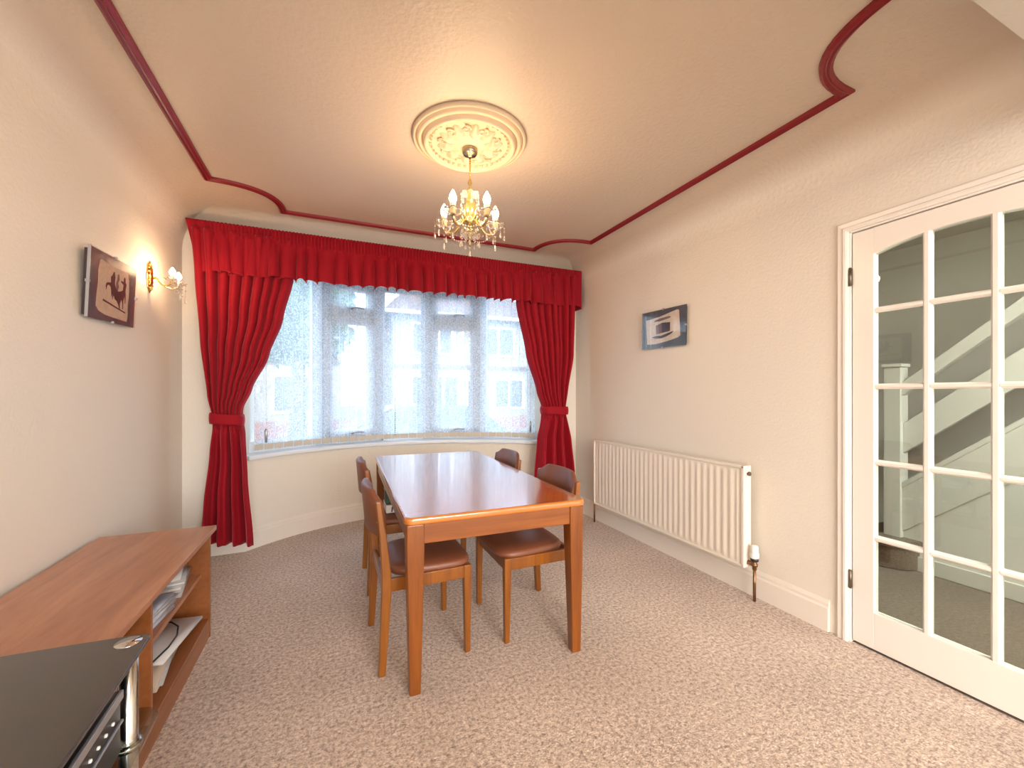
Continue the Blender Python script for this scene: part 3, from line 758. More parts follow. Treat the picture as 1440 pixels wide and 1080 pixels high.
# ------------------------------------------------------------------ dining chairs
def make_chair():
    c = thing('dining_chair', (0, 0, 0), '', 'chair', 'teak dining chairs with brown vinyl seats')
    def co(n, mb, mat, par=None, **k): return obj(n, mb, mat, par or c, wloc=(0, 0, 0), **k)
    for s in (-1, 1):
        m = MB()
        st = [(-.205, 0, .030, .034), (-.185, .36, .042, .030), (-.186, .44, .040, .028), (-.200, .60, .030, .026), (-.220, .755, .024, .024)]
        L = []
        for x, z, dx, dy in st:
            L.append([(x - dx / 2, s * .214 - dy / 2, z), (x + dx / 2, s * .214 - dy / 2, z), (x + dx / 2, s * .214 + dy / 2, z), (x - dx / 2, s * .214 + dy / 2, z)])
        vs = [p for q_ in L for p in q_]
        fs = [(3, 2, 1, 0), tuple(16 + i for i in range(4))] + [(4 * j + i, 4 * j + (i + 1) % 4, 4 * j + 4 + (i + 1) % 4, 4 * j + 4 + i) for j in range(4) for i in range(4)]
        m.add(vs, fs)
        co('rear_leg', m, M['chairwood'], bevel=.006, seg=3)
        f = MB(); x0, yy = .185, s * .206
        f.hexa([(x0 - .013, yy - .013, 0), (x0 + .013, yy - .013, 0), (x0 + .013, yy + .013, 0), (x0 - .013, yy + .013, 0)],
               [(x0 - .022, yy - .018, .415), (x0 + .016, yy - .018, .415), (x0 + .016, yy + .018, .415), (x0 - .022, yy + .018, .415)])
        co('front_leg', f, M['chairwood'], bevel=.005, seg=3)
        co('side_rail', MB().box(-.17, .165, s * .200, s * .220, .355, .412), M['chairwood'], bevel=.003)
    co('front_rail', MB().box(.165, .187, -.19, .19, .345, .405), M['chairwood'], bevel=.003)
    co('back_rail', MB().box(-.198, -.178, -.20, .20, .345, .40), M['chairwood'], bevel=.003)
    # padded seat
    o = []
    for i in range(48):
        a = 2 * PI * i / 48; ca, sa = math.cos(a), math.sin(a)
        e = .42
        x = math.copysign(abs(ca) ** e, ca); y = math.copysign(abs(sa) ** e, sa)
        wd = .222 - .028 * (1 - (x + 1) / 2)
        rx = .208 if x > 0 else .178
        o.append((x * rx + .012, y * wd))
    m = MB(); lv = [(.86, .402), (.97, .405), (1.0, .420), (.985, .438), (.93, .450), (.7, .458), (.35, .461), (0.001, .462)]
    vs = [(px * k, py * k, .402 + (z - .402) * .82) for k, z in lv for px, py in o]; n = len(o)
    fs = [(j * n + i, j * n + (i + 1) % n, (j + 1) * n + (i + 1) % n, (j + 1) * n + i) for j in range(len(lv) - 1) for i in range(n)] + [list(range(n))[::-1]]
    m.add(vs, fs, True)
    co('seat', m, M['vinyl'])
    # curved backrest
    b = MB(); N = 24
    def prof(t):           # t -1..1 ; returns x centre, z low, z high
        x = -.196 - .045 * (1 - t * t); zt = .795 - .038 * smooth((abs(t) - .62) / .38); zb = .590 + .018 * (1 - t * t) * 0
        return x, zb, zt
    vs = []; rows = [(0, .0), (.0, 1.0)]
    sect = [(-.012, .02), (-.012, .5), (-.012, .955), (-.006, .99), (.006, 1.0), (.013, .965), (.019, .5), (.014, .03), (.004, 0), (-.006, 0)]
    for i in range(N + 1):
        t = -1 + 2 * i / N; x, zb, zt = prof(t)
        for dx, k in sect: vs.append((x + dx - .018 * k, t * .203, zb + (zt - zb) * k))
    q = len(sect)
    fs = [(i * q + j, (i + 1) * q + j, (i + 1) * q + (j + 1) % q, i * q + (j + 1) % q) for i in range(N) for j in range(q)] + [list(range(q)), list(range(N * q, N * q + q))[::-1]]
    b.add(vs, fs, True)
    bo = co('backrest', b, M['vinyl'])
    for s in (-1, 1):
        for z in (.655,):
            co('screw_cover', MB().lathe([(.0035, -.004), (.0035, 0), (.001, .002)], (-.219, s * .186, z), 8, axis='x'), M['brass'], bo)
    return c
ch = make_chair()
spots = [(.385, 2.085, R(1.5), 'teak dining chair under the near left side of the table, back nearest the camera'),
         (.395, 2.850, R(0), 'teak dining chair at the far left of the table with a green box on it'),
         (.955, 2.080, R(180.5), 'teak dining chair tucked under the near right side of the table, brown seat showing'),
         (.965, 2.850, R(180), 'teak dining chair at the far right side of the table, below the window')]
for i, (x, y, a, lb) in enumerate(spots):
    o = ch if i == 0 else copy_tree(ch)
    o.location = (x, y, 0); o.rotation_euler.z = a; o['label'] = lb

# items on the far left chair
bx = thing('shoe_box', (.40, 2.80, .455), 'white box printed with a black high heel on the far left chair', 'box')
obj('box_body', MB().box(.30, .48, 2.735, 2.90, .455, .505), M['cardwhite'], bx, bevel=.003)
sh = [(-.05, 0), (-.042, .0), (-.036, .034), (-.005, .012), (.02, 0), (.058, 0), (.060, .006), (.040, .016), (.012, .030), (-.010, .052), (-.030, .058), (-.046, .048)]
obj('shoe_print', MB().prism(sh, lambda a, b, h: (.375 + a * .9, h, .460 + b * .72), 2.7340, 2.7352), M['ink'], bx)
gb = thing('green_box', (.33, 2.81, .506), 'dark green box with a black lid on the far left chair', 'box')
obj('box_body', MB().box(.300, .372, 2.76, 2.86, .506, .578), M['green'], gb, bevel=.004)
obj('box_lid', MB().box(.297, .375, 2.757, 2.863, .578, .603), M['black'], gb, bevel=.004)

# ------------------------------------------------------------------ low cabinet
CX0, CX1, CY0, CY1, CZ = XL + .021, -.575, 1.47, 2.515, .55
cb = thing('low_cabinet', (-.8, 2.0, 0), 'low cherry wood media cabinet with open shelves against the left wall', 'cabinet')
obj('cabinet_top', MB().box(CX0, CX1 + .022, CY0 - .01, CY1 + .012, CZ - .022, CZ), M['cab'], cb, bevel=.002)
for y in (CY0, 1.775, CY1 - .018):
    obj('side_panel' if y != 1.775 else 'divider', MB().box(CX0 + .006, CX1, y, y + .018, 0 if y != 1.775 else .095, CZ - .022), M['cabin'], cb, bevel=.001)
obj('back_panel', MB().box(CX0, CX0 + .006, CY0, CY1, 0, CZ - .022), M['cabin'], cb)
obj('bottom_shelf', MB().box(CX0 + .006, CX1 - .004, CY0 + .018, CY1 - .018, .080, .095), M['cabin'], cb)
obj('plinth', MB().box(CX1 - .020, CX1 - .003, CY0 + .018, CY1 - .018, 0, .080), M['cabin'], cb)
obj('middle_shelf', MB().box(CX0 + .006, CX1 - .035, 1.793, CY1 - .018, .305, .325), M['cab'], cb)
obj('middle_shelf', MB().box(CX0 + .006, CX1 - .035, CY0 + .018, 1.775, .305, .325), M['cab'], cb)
# papers on the cabinet shelves
def sheet(name, label, cx, cy, z, w, l, t, rz, mat, cat, grp=None, lift=0, n=1):
    o = thing(name, (cx, cy, z), label, cat, grp, R(rz))
    for k in range(n):
        jx, jy, jr = (0, 0, 0) if k == 0 else (random.uniform(-.012, .012), random.uniform(-.012, .012), R(random.uniform(-6, 6)))
        zz = k * t / n
        m = MB().grid(lambda u, v: ((u - .5) * w, (v - .5) * l, zz + lift * (u * u) * .5 + .002 * math.sin(5 * u + k)), 8, 3)
        m.xf(Matrix.Translation((jx, jy, 0)) @ Matrix.Rotation(jr, 4, 'Z'))
        obj('page', m, mat if not isinstance(mat, list) else mat[k % len(mat)], o, wloc=(0, 0, 0), solid=t / n * .8 if n > 1 else t)
    return o
sheet('brochure_stack', 'pile of grey brochures at the far end of the middle cabinet shelf', -.735, 2.335, .3265, .20, .22, .085, 8, [M['papergrey'], M['paper']], 'brochures', None, .01, 8)
sheet('letter_stack', 'loose white and bluish letters on the near end of the middle cabinet shelf', -.735, 2.03, .3265, .215, .25, .065, -6, [M['paperblue'], M['paper'], M['papergrey']], 'letters', None, .012, 7)
sheet('document_wallet', 'large white document wallet lying on the bottom cabinet shelf', -.722, 2.245, .150, .235, .36, .010, -7, M['paper'], 'wallet', None, .0)
sheet('folder', 'beige card folder under the white wallet on the bottom cabinet shelf', -.722, 2.06, .122, .215, .30, .022, 4, [M['paperbeige'], M['papergrey'], M['paperbeige']], 'folder', None, 0, 3)
sheet('magazine_pile', 'untidy magazines at the bottom of the heap on the lower cabinet shelf', -.73, 1.99, .0965, .20, .30, .022, 3, [M['papergrey'], M['paper'], M['green']], 'magazines', None, 0, 4)
tag(obj('cable', MB().tube([(-.70, 1.93, .165), (-.66, 2.03, .166), (-.635, 2.14, .167), (-.632, 2.23, .167), (-.65, 2.31, .168), (-.69, 2.36, .170), (-.76, 2.38, .175)], .0035, 6), M['black']), 'black cable looped over the white wallet in the cabinet', 'cable')

# ------------------------------------------------------------------ black glass stand with recorder
ts = thing('television_stand', (-.73, .95, 0), 'black glass television stand with chrome legs at the lower left', 'stand')
tsr = Matrix.Translation((-.434, 1.358, 0)) @ Matrix.Rotation(R(2.0), 4, 'Z')
def tso(n, m, mat, par=None, **k): return obj(n, m.xf(tsr), mat, par or ts, wloc=base_loc(ts), **k)
bk = [(-.035 - .50 * i / 8, .040 * (i / 8) ** .8) for i in range(9)]
tp = [(0, -.85)] + [(-.028 + .028 * math.cos(R(a)), -.028 + .028 * math.sin(R(a))) for a in (0, 20, 45, 70, 90)] + bk[1:] + [(-.56, .0), (-.56, -.85)]
tso('glass_top', MB().prism(tp, lambda a, b, h: (a, b, h), .590, .600), M['blackglass'], bevel=.0025, seg=2)
mid = [(.0 - .06 + .06 * math.cos(R(a)), .10 - .06 + .06 * math.sin(R(a))) for a in range(-10, 100, 10)] + [(-.36, .10), (-.48, .04), (-.54, -.10), (-.54, -.85), (.0, -.85)]
mid = [(p[0], p[1] - .015) for p in mid]
tso('clear_shelf', MB().prism(mid, lambda a, b, h: (a, b, h), .352, .360), M['clearglass'])
low = [(.020 - .06 + .06 * math.cos(R(a)), .10 - .06 + .06 * math.sin(R(a))) for a in range(-10, 100, 10)] + [(-.36, .10), (-.48, .04), (-.54, -.10), (-.54, -.85), (.020, -.85)]
low = [(p[0], p[1] - .02) for p in low]
tso('bottom_shelf', MB().prism(low, lambda a, b, h: (a, b, h), .105, .115), M['blackglass'])
for px, py in ((-.040, -.034), (-.040, -.80), (-.49, -.040), (-.49, -.80)):
    lg = tso('leg', MB().lathe([(.0195, 0.02), (.0195, .590)], (px, py, 0), 20), M['steel'])
    tso('leg_cap', MB().lathe([(.027, .5995), (.027, .6012), (.001, .602)], (px, py, 0), 28), M['steel'], lg)
    tso('foot', MB().lathe([(.030, 0), (.030, .02), (.024, .024)], (px, py, 0), 16), M['black'], lg)
    for z in (.115, .335): tso('clamp', MB().lathe([(.020, z), (.028, z + .004), (.028, z + .016), (.020, z + .018)], (px, py, 0), 18), M['steel'], lg)
def device(name, label, z0, h, xf, y0, y1, cat, strips):
    o = thing(name, (-.70, .9, z0), label, cat)
    def dobj(n, m, mat, **k): return obj(n, m.xf(tsr), mat, o, wloc=base_loc(o), **k)
    dobj('casing', MB().box(-.46, xf, y0, y1, z0, z0 + h), M['black'], bevel=.003)
    for za, zb, mt in strips: dobj('front_strip', MB().box(xf - .001, xf + .006, y0, y1, z0 + za, z0 + zb), mt, bevel=.002)
    return o, dobj
dv, dd = device('video_recorder', 'black video recorder with silver strips on the clear shelf of the glass stand', .361, .150, -.040, -.60, -.078, 'recorder', [(.130, .150, M['silver']), (.074, .080, M['silver'])])
for k in range(5): dd('button', MB().lathe([(.004, 0), (.004, .004), (.002, .005)], (-.040, -.125 - .035 * k, .361 + .100), 8, axis='x'), M['plastic'])
dv2, dd2 = device('set_top_box', 'slim black set top box on the bottom shelf of the glass stand', .1155, .055, -.075, -.55, -.10, 'box', [(.040, .050, M['silver'])])

# ------------------------------------------------------------------ radiator
rd = thing('radiator', (2.26, 2.55, 0), 'long white panel radiator fixed low on the right wall', 'radiator')
ry0, ry1, rz0, rz1, rx = 1.715, 3.265, .185, .785, 2.228
pitch = .0507
def rad_fn(u, v):
    y = ry0 + .018 + (ry1 - ry0 - .036) * u; z = rz0 + (rz1 - rz0) * v
    ph = (y - ry0 - .04) / pitch; w = .5 - .5 * math.cos(2 * PI * ph)
    inside = smooth((v - .045) / .03) * smooth((.955 - v) / .03) * smooth((y - ry0 - .036) / .012) * smooth((ry1 - .036 - y) / .012)
    return (rx + .004 - .0042 * (1 - w) * inside, y, z)
obj('front_panel', MB().grid(rad_fn, 420, 40), M['rad'], rd)
obj('casing', MB().box(rx + .010, rx + .062, ry0, ry1, rz0 + .004, rz1 + .002), M['rad'], rd, bevel=.003)
obj('side_cover', MB().box(rx - .003, rx + .060, ry0 - .003, ry0 + .018, rz0, rz1 + .004), M['rad'], rd, bevel=.004)
obj('side_cover', MB().box(rx - .003, rx + .060, ry1 - .018, ry1 + .003, rz0, rz1 + .004), M['rad'], rd, bevel=.004)
obj('top_rail', MB().box(rx - .003, rx + .012, ry0, ry1, rz1 - .014, rz1 + .004), M['rad'], rd, bevel=.003)
obj('bottom_rail', MB().box(rx - .003, rx + .012, ry0, ry1, rz0, rz0 + .014), M['rad'], rd, bevel=.003)
obj('wall_bracket', MB().box(rx + .060, XR - .001, 1.95, 1.98, .25, .72).box(rx + .060, XR - .001, 3.08, 3.11, .25, .72), M['rad'], rd)
obj('bleed_valve', MB().lathe([(.013, 0), (.013, .006), (.006, .008), (.006, .014)], (rx + .030, ry0 - .017, .742), 14, axis='y').xf(Matrix.Identity(4)), M['darksteel'], rd)
vx, vy = 2.262, 1.672
obj('valve_body', MB().lathe([(.012, 0), (.012, .055)], (vx, vy, .185), 14).lathe([(.014, -.002), (.014, .04)], (vx, vy, .215), 12, axis='y').lathe([(.017, 0), (.017, .018)], (vx, vy, .205), 6), M['copper'], rd)
obj('thermostat_head', MB().lathe([(.012, 0), (.021, .006), (.024, .012), (.024, .034), (.020, .040), (.021, .044), (.021, .070), (.017, .080), (.001, .082)], (vx, vy, .248), 18), M['plastic'], rd)
obj('valve_collar', MB().lathe([(.020, 0), (.022, .004), (.022, .014), (.018, .016)], (vx, vy, .236), 16), M['black'], rd)
obj('feed_pipe', MB().tube([(vx, vy, .19), (vx, vy, 0.0)], .0085, 10), M['copper'], rd)
obj('return_pipe', MB().tube([(vx, 3.300, .21), (vx, 3.300, 0.0)], .0085, 10).lathe([(.013, -.035), (.013, .004)], (vx, 3.300, .212), 10, axis='y'), M['copper'], rd)

# ------------------------------------------------------------------ pictures
def pic_frame(name, label, origin, ydir, tilt, w, h, mountmat, lean, grp=None, ks=1.0):
    """origin: bottom-left as seen from the room; local a across, b up, c towards the room"""
    o = thing(name, origin, label, 'picture', grp)
    nx = 1 if ydir > 0 else -1
    def fn(a, b, c):
        ca, sa = math.cos(tilt), math.sin(tilt)
        a2, b2 = a * ca - b * sa, a * sa + b * ca
        return (nx * (c + .004 + lean * b2), ydir * a2, b2)
    def po(n, poly, c0, c1, mat, **k):
        if n.endswith(('print', 'print_sheet', 'line')): poly = [(a * ks, b * ks) for a, b in poly]
        return obj(n, MB().prism(poly, fn, c0, c1), mat, o, wloc=(0, 0, 0), **k)
    rect = [(0, 0), (w, 0), (w, h), (0, h)]
    po('backing_board', [(.012, .012), (w - .012, .012), (w - .012, h - .012), (.012, h - .012)], 0, .016, M['ink'])
    po('mount', rect, .016, .019, mountmat)
    po('glass_sheet', rect, .0245, .0265, M['picglass'])
    po('glass_edge', [(-.001, -.001), (.0025, -.001), (.0025, h + .001), (-.001, h + .001)], .016, .0268, M['silver'])
    for (a, b) in ((.0, h / 2), (w, h / 2), (w * .5, h), (w * .5, 0)):
        po('clip', [(a - .006, b - .006), (a + .006, b - .006), (a + .006, b + .006), (a - .006, b + .006)], .014, .028, M['silver'])
    return po
po = pic_frame('clip_frame_picture', 'tilted clip framed print of a rearing horse and rider on the left wall', (XL, 2.404, 1.558), 1, R(2.0), .47, .315, M['mountg'], .055, ks=.94)
po('print_sheet', [(.085, .065), (.11, .045), (.17, .032), (.25, .028), (.33, .026), (.41, .024), (.418, .06), (.412, .11), (.420, .17), (.414, .24), (.40, .285), (.37, .295), (.30, .285), (.20, .287), (.12, .296), (.105, .292), (.092, .24), (.096, .18), (.088, .12)], .019, .0205, M['papyrus'])
po('horse_print', [(.165, .175), (.172, .158), (.180, .180), (.195, .187), (.215, .180), (.222, .160), (.225, .130), (.232, .150), (.238, .118), (.250, .145), (.262, .125), (.285, .118), (.305, .10), (.315, .078), (.322, .078), (.320, .11), (.335, .135), (.345, .120), (.352, .085), (.358, .085), (.356, .13), (.368, .16), (.376, .12), (.382, .12), (.380, .175), (.366, .195), (.345, .185), (.318, .175), (.290, .170), (.268, .185), (.255, .205), (.258, .235), (.250, .262), (.238, .262), (.225, .240), (.212, .232), (.216, .205), (.205, .200), (.182, .197), (.170, .190)], .0205, .0212, M['ink'])
po('rider_print', [(.290, .170), (.300, .198), (.290, .215), (.305, .235), (.296, .262), (.282, .258), (.278, .228), (.268, .212), (.272, .185)], .0205, .0213, M['inkmid'])
po('figure_print', [(.345, .185), (.352, .215), (.322, .226), (.322, .234), (.350, .232), (.352, .250), (.362, .262), (.370, .250), (.372, .232), (.385, .225), (.378, .205), (.374, .18)], .0205, .0213, M['ink'])
po('ground_line', [(.145, .098), (.385, .066), (.385, .073), (.145, .107)], .0205, .0213, M['ink'])
po2 = pic_frame('clip_frame_picture', 'slate blue clip framed print of a dark cube on the right wall above the radiator', (XR, 2.685, 1.575), -1, R(-1.2), .455, .292, M['mount'], .0)
po2('print_sheet', [(.055, .035), (.15, .032), (.28, .046), (.375, .062), (.40, .075), (.392, .16), (.385, .262), (.37, .268), (.30, .258), (.20, .240), (.10, .232), (.040, .228), (.046, .14)], .019, .0205, M['papyrus2'])
po2('cube_print', [(.155, .105), (.215, .112), (.215, .190), (.150, .175)], .0205, .0212, M['inkmid'])
po2('cube_print', [(.215, .112), (.300, .118), (.300, .185), (.215, .190)], .0205, .0212, M['ink2'])
po2('boat_print', [(.105, .088), (.160, .096), (.205, .090), (.250, .100), (.335, .115), (.320, .100), (.270, .082), (.215, .072), (.15, .075)], .0205, .0213, M['ink2'])
po2('scene_print', [(.130, .205), (.20, .205), (.29, .215), (.31, .222), (.29, .232), (.20, .226), (.14, .217)], .0205, .0212, M['inkmid'])

# ------------------------------------------------------------------ ceiling rose
RX, RY = .647, 2.07
rs = thing('ceiling_rose', (RX, RY, H), 'round plaster ceiling rose with moulded leaves above the chandelier', 'ceiling rose')
rp_ = [(.293, .0), (.293, -.012), (.287, -.020), (.280, -.020), (.276, -.006), (.272, -.006), (.268, -.026), (.252, -.032), (.247, -.014), (.241, -.014), (.237, -.042), (.224, -.050), (.218, -.040), (.214, -.022), (.150, -.024), (.08, -.030), (.062, -.046), (.0, -.052)]
obj('plaster_disc', MB().lathe([(max(r, 1e-4), z) for r, z in rp_], (RX, RY, H), 72), M['plaster'], rs)
dent = MB().box(-.006, .006, -.004, .004, -.006, .004).mesh('dentil', M['plaster'])
for i in range(40):
    a = 2 * PI * i / 40; inst('dentil', dent, rs, (.200 * math.cos(a), .200 * math.sin(a), -.030), (0, 0, a + PI / 2), (1.2, 1.2, 1))
def leaf_mesh():
    m = MB(); n = 9
    def fn(u, v):
        r = .075 + .095 * v; w = .030 * math.sin(PI * min(1, v * .92 + .06)) ** .8 * (1 + .22 * math.sin(v * 16))
        x = (u - .5) * 2
        return (r, x * w, -.020 - .030 * (1 - x * x) * math.sin(PI * min(1, .15 + v * .8)) - .004 * abs(math.sin(x * 5)))
    m.grid(fn, 9, 14)
    return m.mesh('leaf', M['plaster'])
lf = leaf_mesh()
for i in range(10): inst('leaf', lf, rs, (0, 0, 0), (0, 0, 2 * PI * (i + .3) / 10))
def scroll_mesh():
    p = [(.135 + .030 * math.cos(t) * (1 - t / 9), .030 * math.sin(t) * (1 - t / 9), -.030) for t in [i * .45 for i in range(17)]]
    return MB().tube(p, [.006 - .00022 * i for i in range(17)], 6).mesh('scroll', M['plaster'])
sc_ = scroll_mesh()
for i in range(10): inst('scroll', sc_, rs, (0, 0, 0), (0, 0, 2 * PI * (i + .8) / 10))

# ------------------------------------------------------------------ chandelier
cd = thing('chandelier', (RX, RY, 2.0), 'five arm gilt chandelier hung with crystal drops and lit candle bulbs', 'chandelier')
CZ0 = H - .052
obj('canopy', MB().lathe([(.001, -.040), (.010, -.038), (.014, -.030), (.034, -.026), (.040, -.016), (.042, -.002), (.042, 0)], (RX, RY, CZ0), 28), M['oldbrass'], cd)
ck = MB().tube([(RX, RY, CZ0 - .035), (RX, RY, 2.325)], .0042, 8)
for k in range(9): ck.ball((RX, RY, 2.335 + k * .0125), .0058, 8, 4, (1, 1, 1.1))
obj('stem', ck, M['brass'], cd)
colp = [(.001, 2.335), (.008, 2.33), (.012, 2.315), (.006, 2.30), (.010, 2.285), (.018, 2.275), (.012, 2.262), (.011, 2.250), (.016, 2.235), (.024, 2.215), (.031, 2.190), (.034, 2.168), (.031, 2.150), (.022, 2.135), (.020, 2.128), (.034, 2.122), (.037, 2.112), (.034, 2.100), (.020, 2.092), (.012, 2.082), (.016, 2.070), (.020, 2.055), (.014, 2.038), (.006, 2.020), (.010, 2.010), (.011, 2.000), (.006, 1.990), (.001, 1.984)]
obj('column', MB().lathe(colp, (RX, RY, 0), 24), M['cream_metal'], cd)
def dish(c, r, h, n=10, lobes=8):
    m = MB()
    def fn(u, v):
        a = 2 * PI * u; rr = .010 + (r - .010) * v; k = 1 + .10 * math.cos(lobes * a) * v
        return (c[0] + rr * k * math.cos(a), c[1] + rr * k * math.sin(a), c[2] + h * v ** 2.2 + .004 * math.cos(lobes * a) * v)
    return m.grid(fn, 48, 6, cu=True)
obj('crown_dish', dish((RX, RY, 2.270), .046, -.014, lobes=7), M['crystal'], cd, solid=.002)
obj('lower_dish', dish((RX, RY, 2.030), .055, .018, lobes=8), M['petal'], cd, solid=.002)
def drop(c, L):   # crystal pendant: two beads and a pear
    m = MB(); z = c[2]
    m.tube([(c[0], c[1], z), (c[0], c[1], z - L * .6)], .0007, 4)
    m.ball((c[0], c[1], z - .006), .0042, 6, 4); m.ball((c[0], c[1], z - L * .32), .0046, 6, 4)
    m.lathe([(.0003, 0), (.0022, -.004), (.0052, -L * .24), (.0062, -L * .34), (.004, -L * .41), (.0003, -L * .44)], (c[0], c[1], z - L * .55), 6, sm=False)
    return m
for k in range(6):
    a = 2 * PI * k / 6 + .4
    obj('crystal_drop', drop((RX + .046 * math.cos(a), RY + .046 * math.sin(a), 2.254), .060), M['crystal'], cd)
view = math.atan2(RY, RX)
AR_ = .142
tips = []
for k in range(5):
    a = view + 2 * PI * k / 5
    ca, sa = math.cos(a), math.sin(a)
    def ap_(r, z): return (RX + r * ca, RY + r * sa, z)
    pts = [(.022, 2.108), (.040, 2.112), (.058, 2.100), (.072, 2.078), (.090, 2.062), (.110, 2.060), (.128, 2.070), (.139, 2.086), (.142, 2.100)]
    arm = MB().tube([ap_(*p) for p in pts], [.0085, .0085, .008, .0075, .007, .007, .007, .007, .008], 8)
    arm.tube([ap_(.034, 2.112), ap_(.052, 2.130), ap_(.066, 2.122), ap_(.064, 2.104), ap_(.054, 2.104)], [.004, .0042, .004, .0035, .003], 6)
    arm_o = obj('arm', arm, M['cream_metal'], cd)
    tip = ap_(AR_, 2.10)
    obj('drip_dish', dish(tip, .050, .020, lobes=7), M['petal'], arm_o, solid=.002)
    obj('candle_sleeve', MB().lathe([(.013, 0), (.016, .004), (.0135, .010), (.0135, .046), (.015, .050), (.015, .056)], tip, 14), M['sleeve'], arm_o)
    obj('candle_bulb', MB().lathe([(.008, 0), (.011, .004), (.017, .016), (.0185, .026), (.015, .040), (.009, .053), (.003, .064), (.0003, .068)], (tip[0], tip[1], tip[2] + .054), 16), M['bulb'], arm_o)
    for j in range(3):
        b = a + (j - 1) * 1.4
        obj('crystal_drop', drop((tip[0] + .052 * math.cos(b), tip[1] + .052 * math.sin(b), 2.116), (.085, .075, .085)[j]), M['crystal'], cd)
    obj('crystal_drop', drop((tip[0], tip[1], 2.062), .085), M['crystal'], cd)
    obj('crystal_drop', drop((RX + .042 * math.cos(a + .6), RY + .042 * math.sin(a + .6), 2.040), .06), M['crystal'], cd)
    tips.append((a, tip))
for k in range(5):
    (a, t0), (b, t1) = tips[k], tips[(k + 1) % 5]
    sw = MB()
    for i in range(14):
        t = i / 13; dip = .040 * 4 * t * (1 - t)
        sw.ball((t0[0] + (t1[0] - t0[0]) * t, t0[1] + (t1[1] - t0[1]) * t, 2.085 - dip), .0042, 6, 4)
    tag(obj('bead_swag', sw, M['crystal'], cd), kind='stuff')
    s2 = MB()
    for i in range(9):
        t = i / 8; dip = .016 * 4 * t * (1 - t)
        s2.ball((RX + (t0[0] - RX) * t, RY + (t0[1] - RY) * t, 2.05 + .03 * t - dip), .0036, 6, 4)
    tag(obj('bead_swag', s2, M['crystal'], cd), kind='stuff')

# ------------------------------------------------------------------ wall light
wl = thing('wall_light', (XL, 3.15, 1.92), 'gilt two arm wall light with lit candle bulbs on the left wall', 'wall light')
WZ = 1.922
pl = []
for i in range(24):
    a = 2 * PI * i / 24; k = 1 + .08 * math.cos(8 * a)
    pl.append((.044 * math.cos(a) * k, .092 * math.sin(a) * k))
obj('back_plate', MB().prism(pl, lambda a, b, h: (XL + h, 3.15 + a, WZ + b), .0, .008).prism([(p[0] * .55, p[1] * .6) for p in pl], lambda a, b, h: (XL + h, 3.15 + a, WZ + b), .008, .016), M['brass'], wl, bevel=.003)
rl = MB()
for i in range(18):
    a = 2 * PI * i / 18; rl.ball((XL + .010, 3.15 + .036 * math.cos(a), WZ + .078 * math.sin(a)), .006, 6, 4)
tag(obj('plate_beading', rl, M['brass'], wl), kind='stuff')
for s in (-1, 1):
    yb = 3.15 + s * .052
    def q_(f, x, z): return (XL + x, 3.15 + s * .052 * f, WZ + z)
    arm = MB().tube([q_(0, .012, -.005), q_(.15, .035, -.004), q_(.4, .052, -.022), q_(.6, .072, -.048), q_(.8, .100, -.056), q_(.95, .122, -.044), q_(1, .130, -.026)], [.006, .0055, .005, .005, .005, .005, .006], 8)
    arm_o = obj('arm', arm, M['brass'], wl)
    tip = (XL + .130, yb, WZ - .028)
    obj('drip_dish', dish(tip, .040, .012, lobes=7), M['crystal'], arm_o, solid=.002)
    obj('candle_sleeve', MB().lathe([(.009, 0), (.011, .004), (.010, .008), (.010, .030), (.011, .034)], tip, 14), M['sleeve'], arm_o)
    obj('candle_bulb', MB().lathe([(.006, 0), (.008, .003), (.015, .014), (.0165, .022), (.013, .034), (.007, .044), (.0003, .052)], (tip[0], tip[1], tip[2] + .032), 16), M['bulb'], arm_o)
    for j in range(3):
        b = (j - 1) * 1.3 + (0 if s > 0 else 0)
        obj('crystal_drop', drop((tip[0] + .036 * math.cos(b), tip[1] + .036 * math.sin(b), tip[2] + .006), (.07, .12, .07)[j]), M['crystal'], wl)

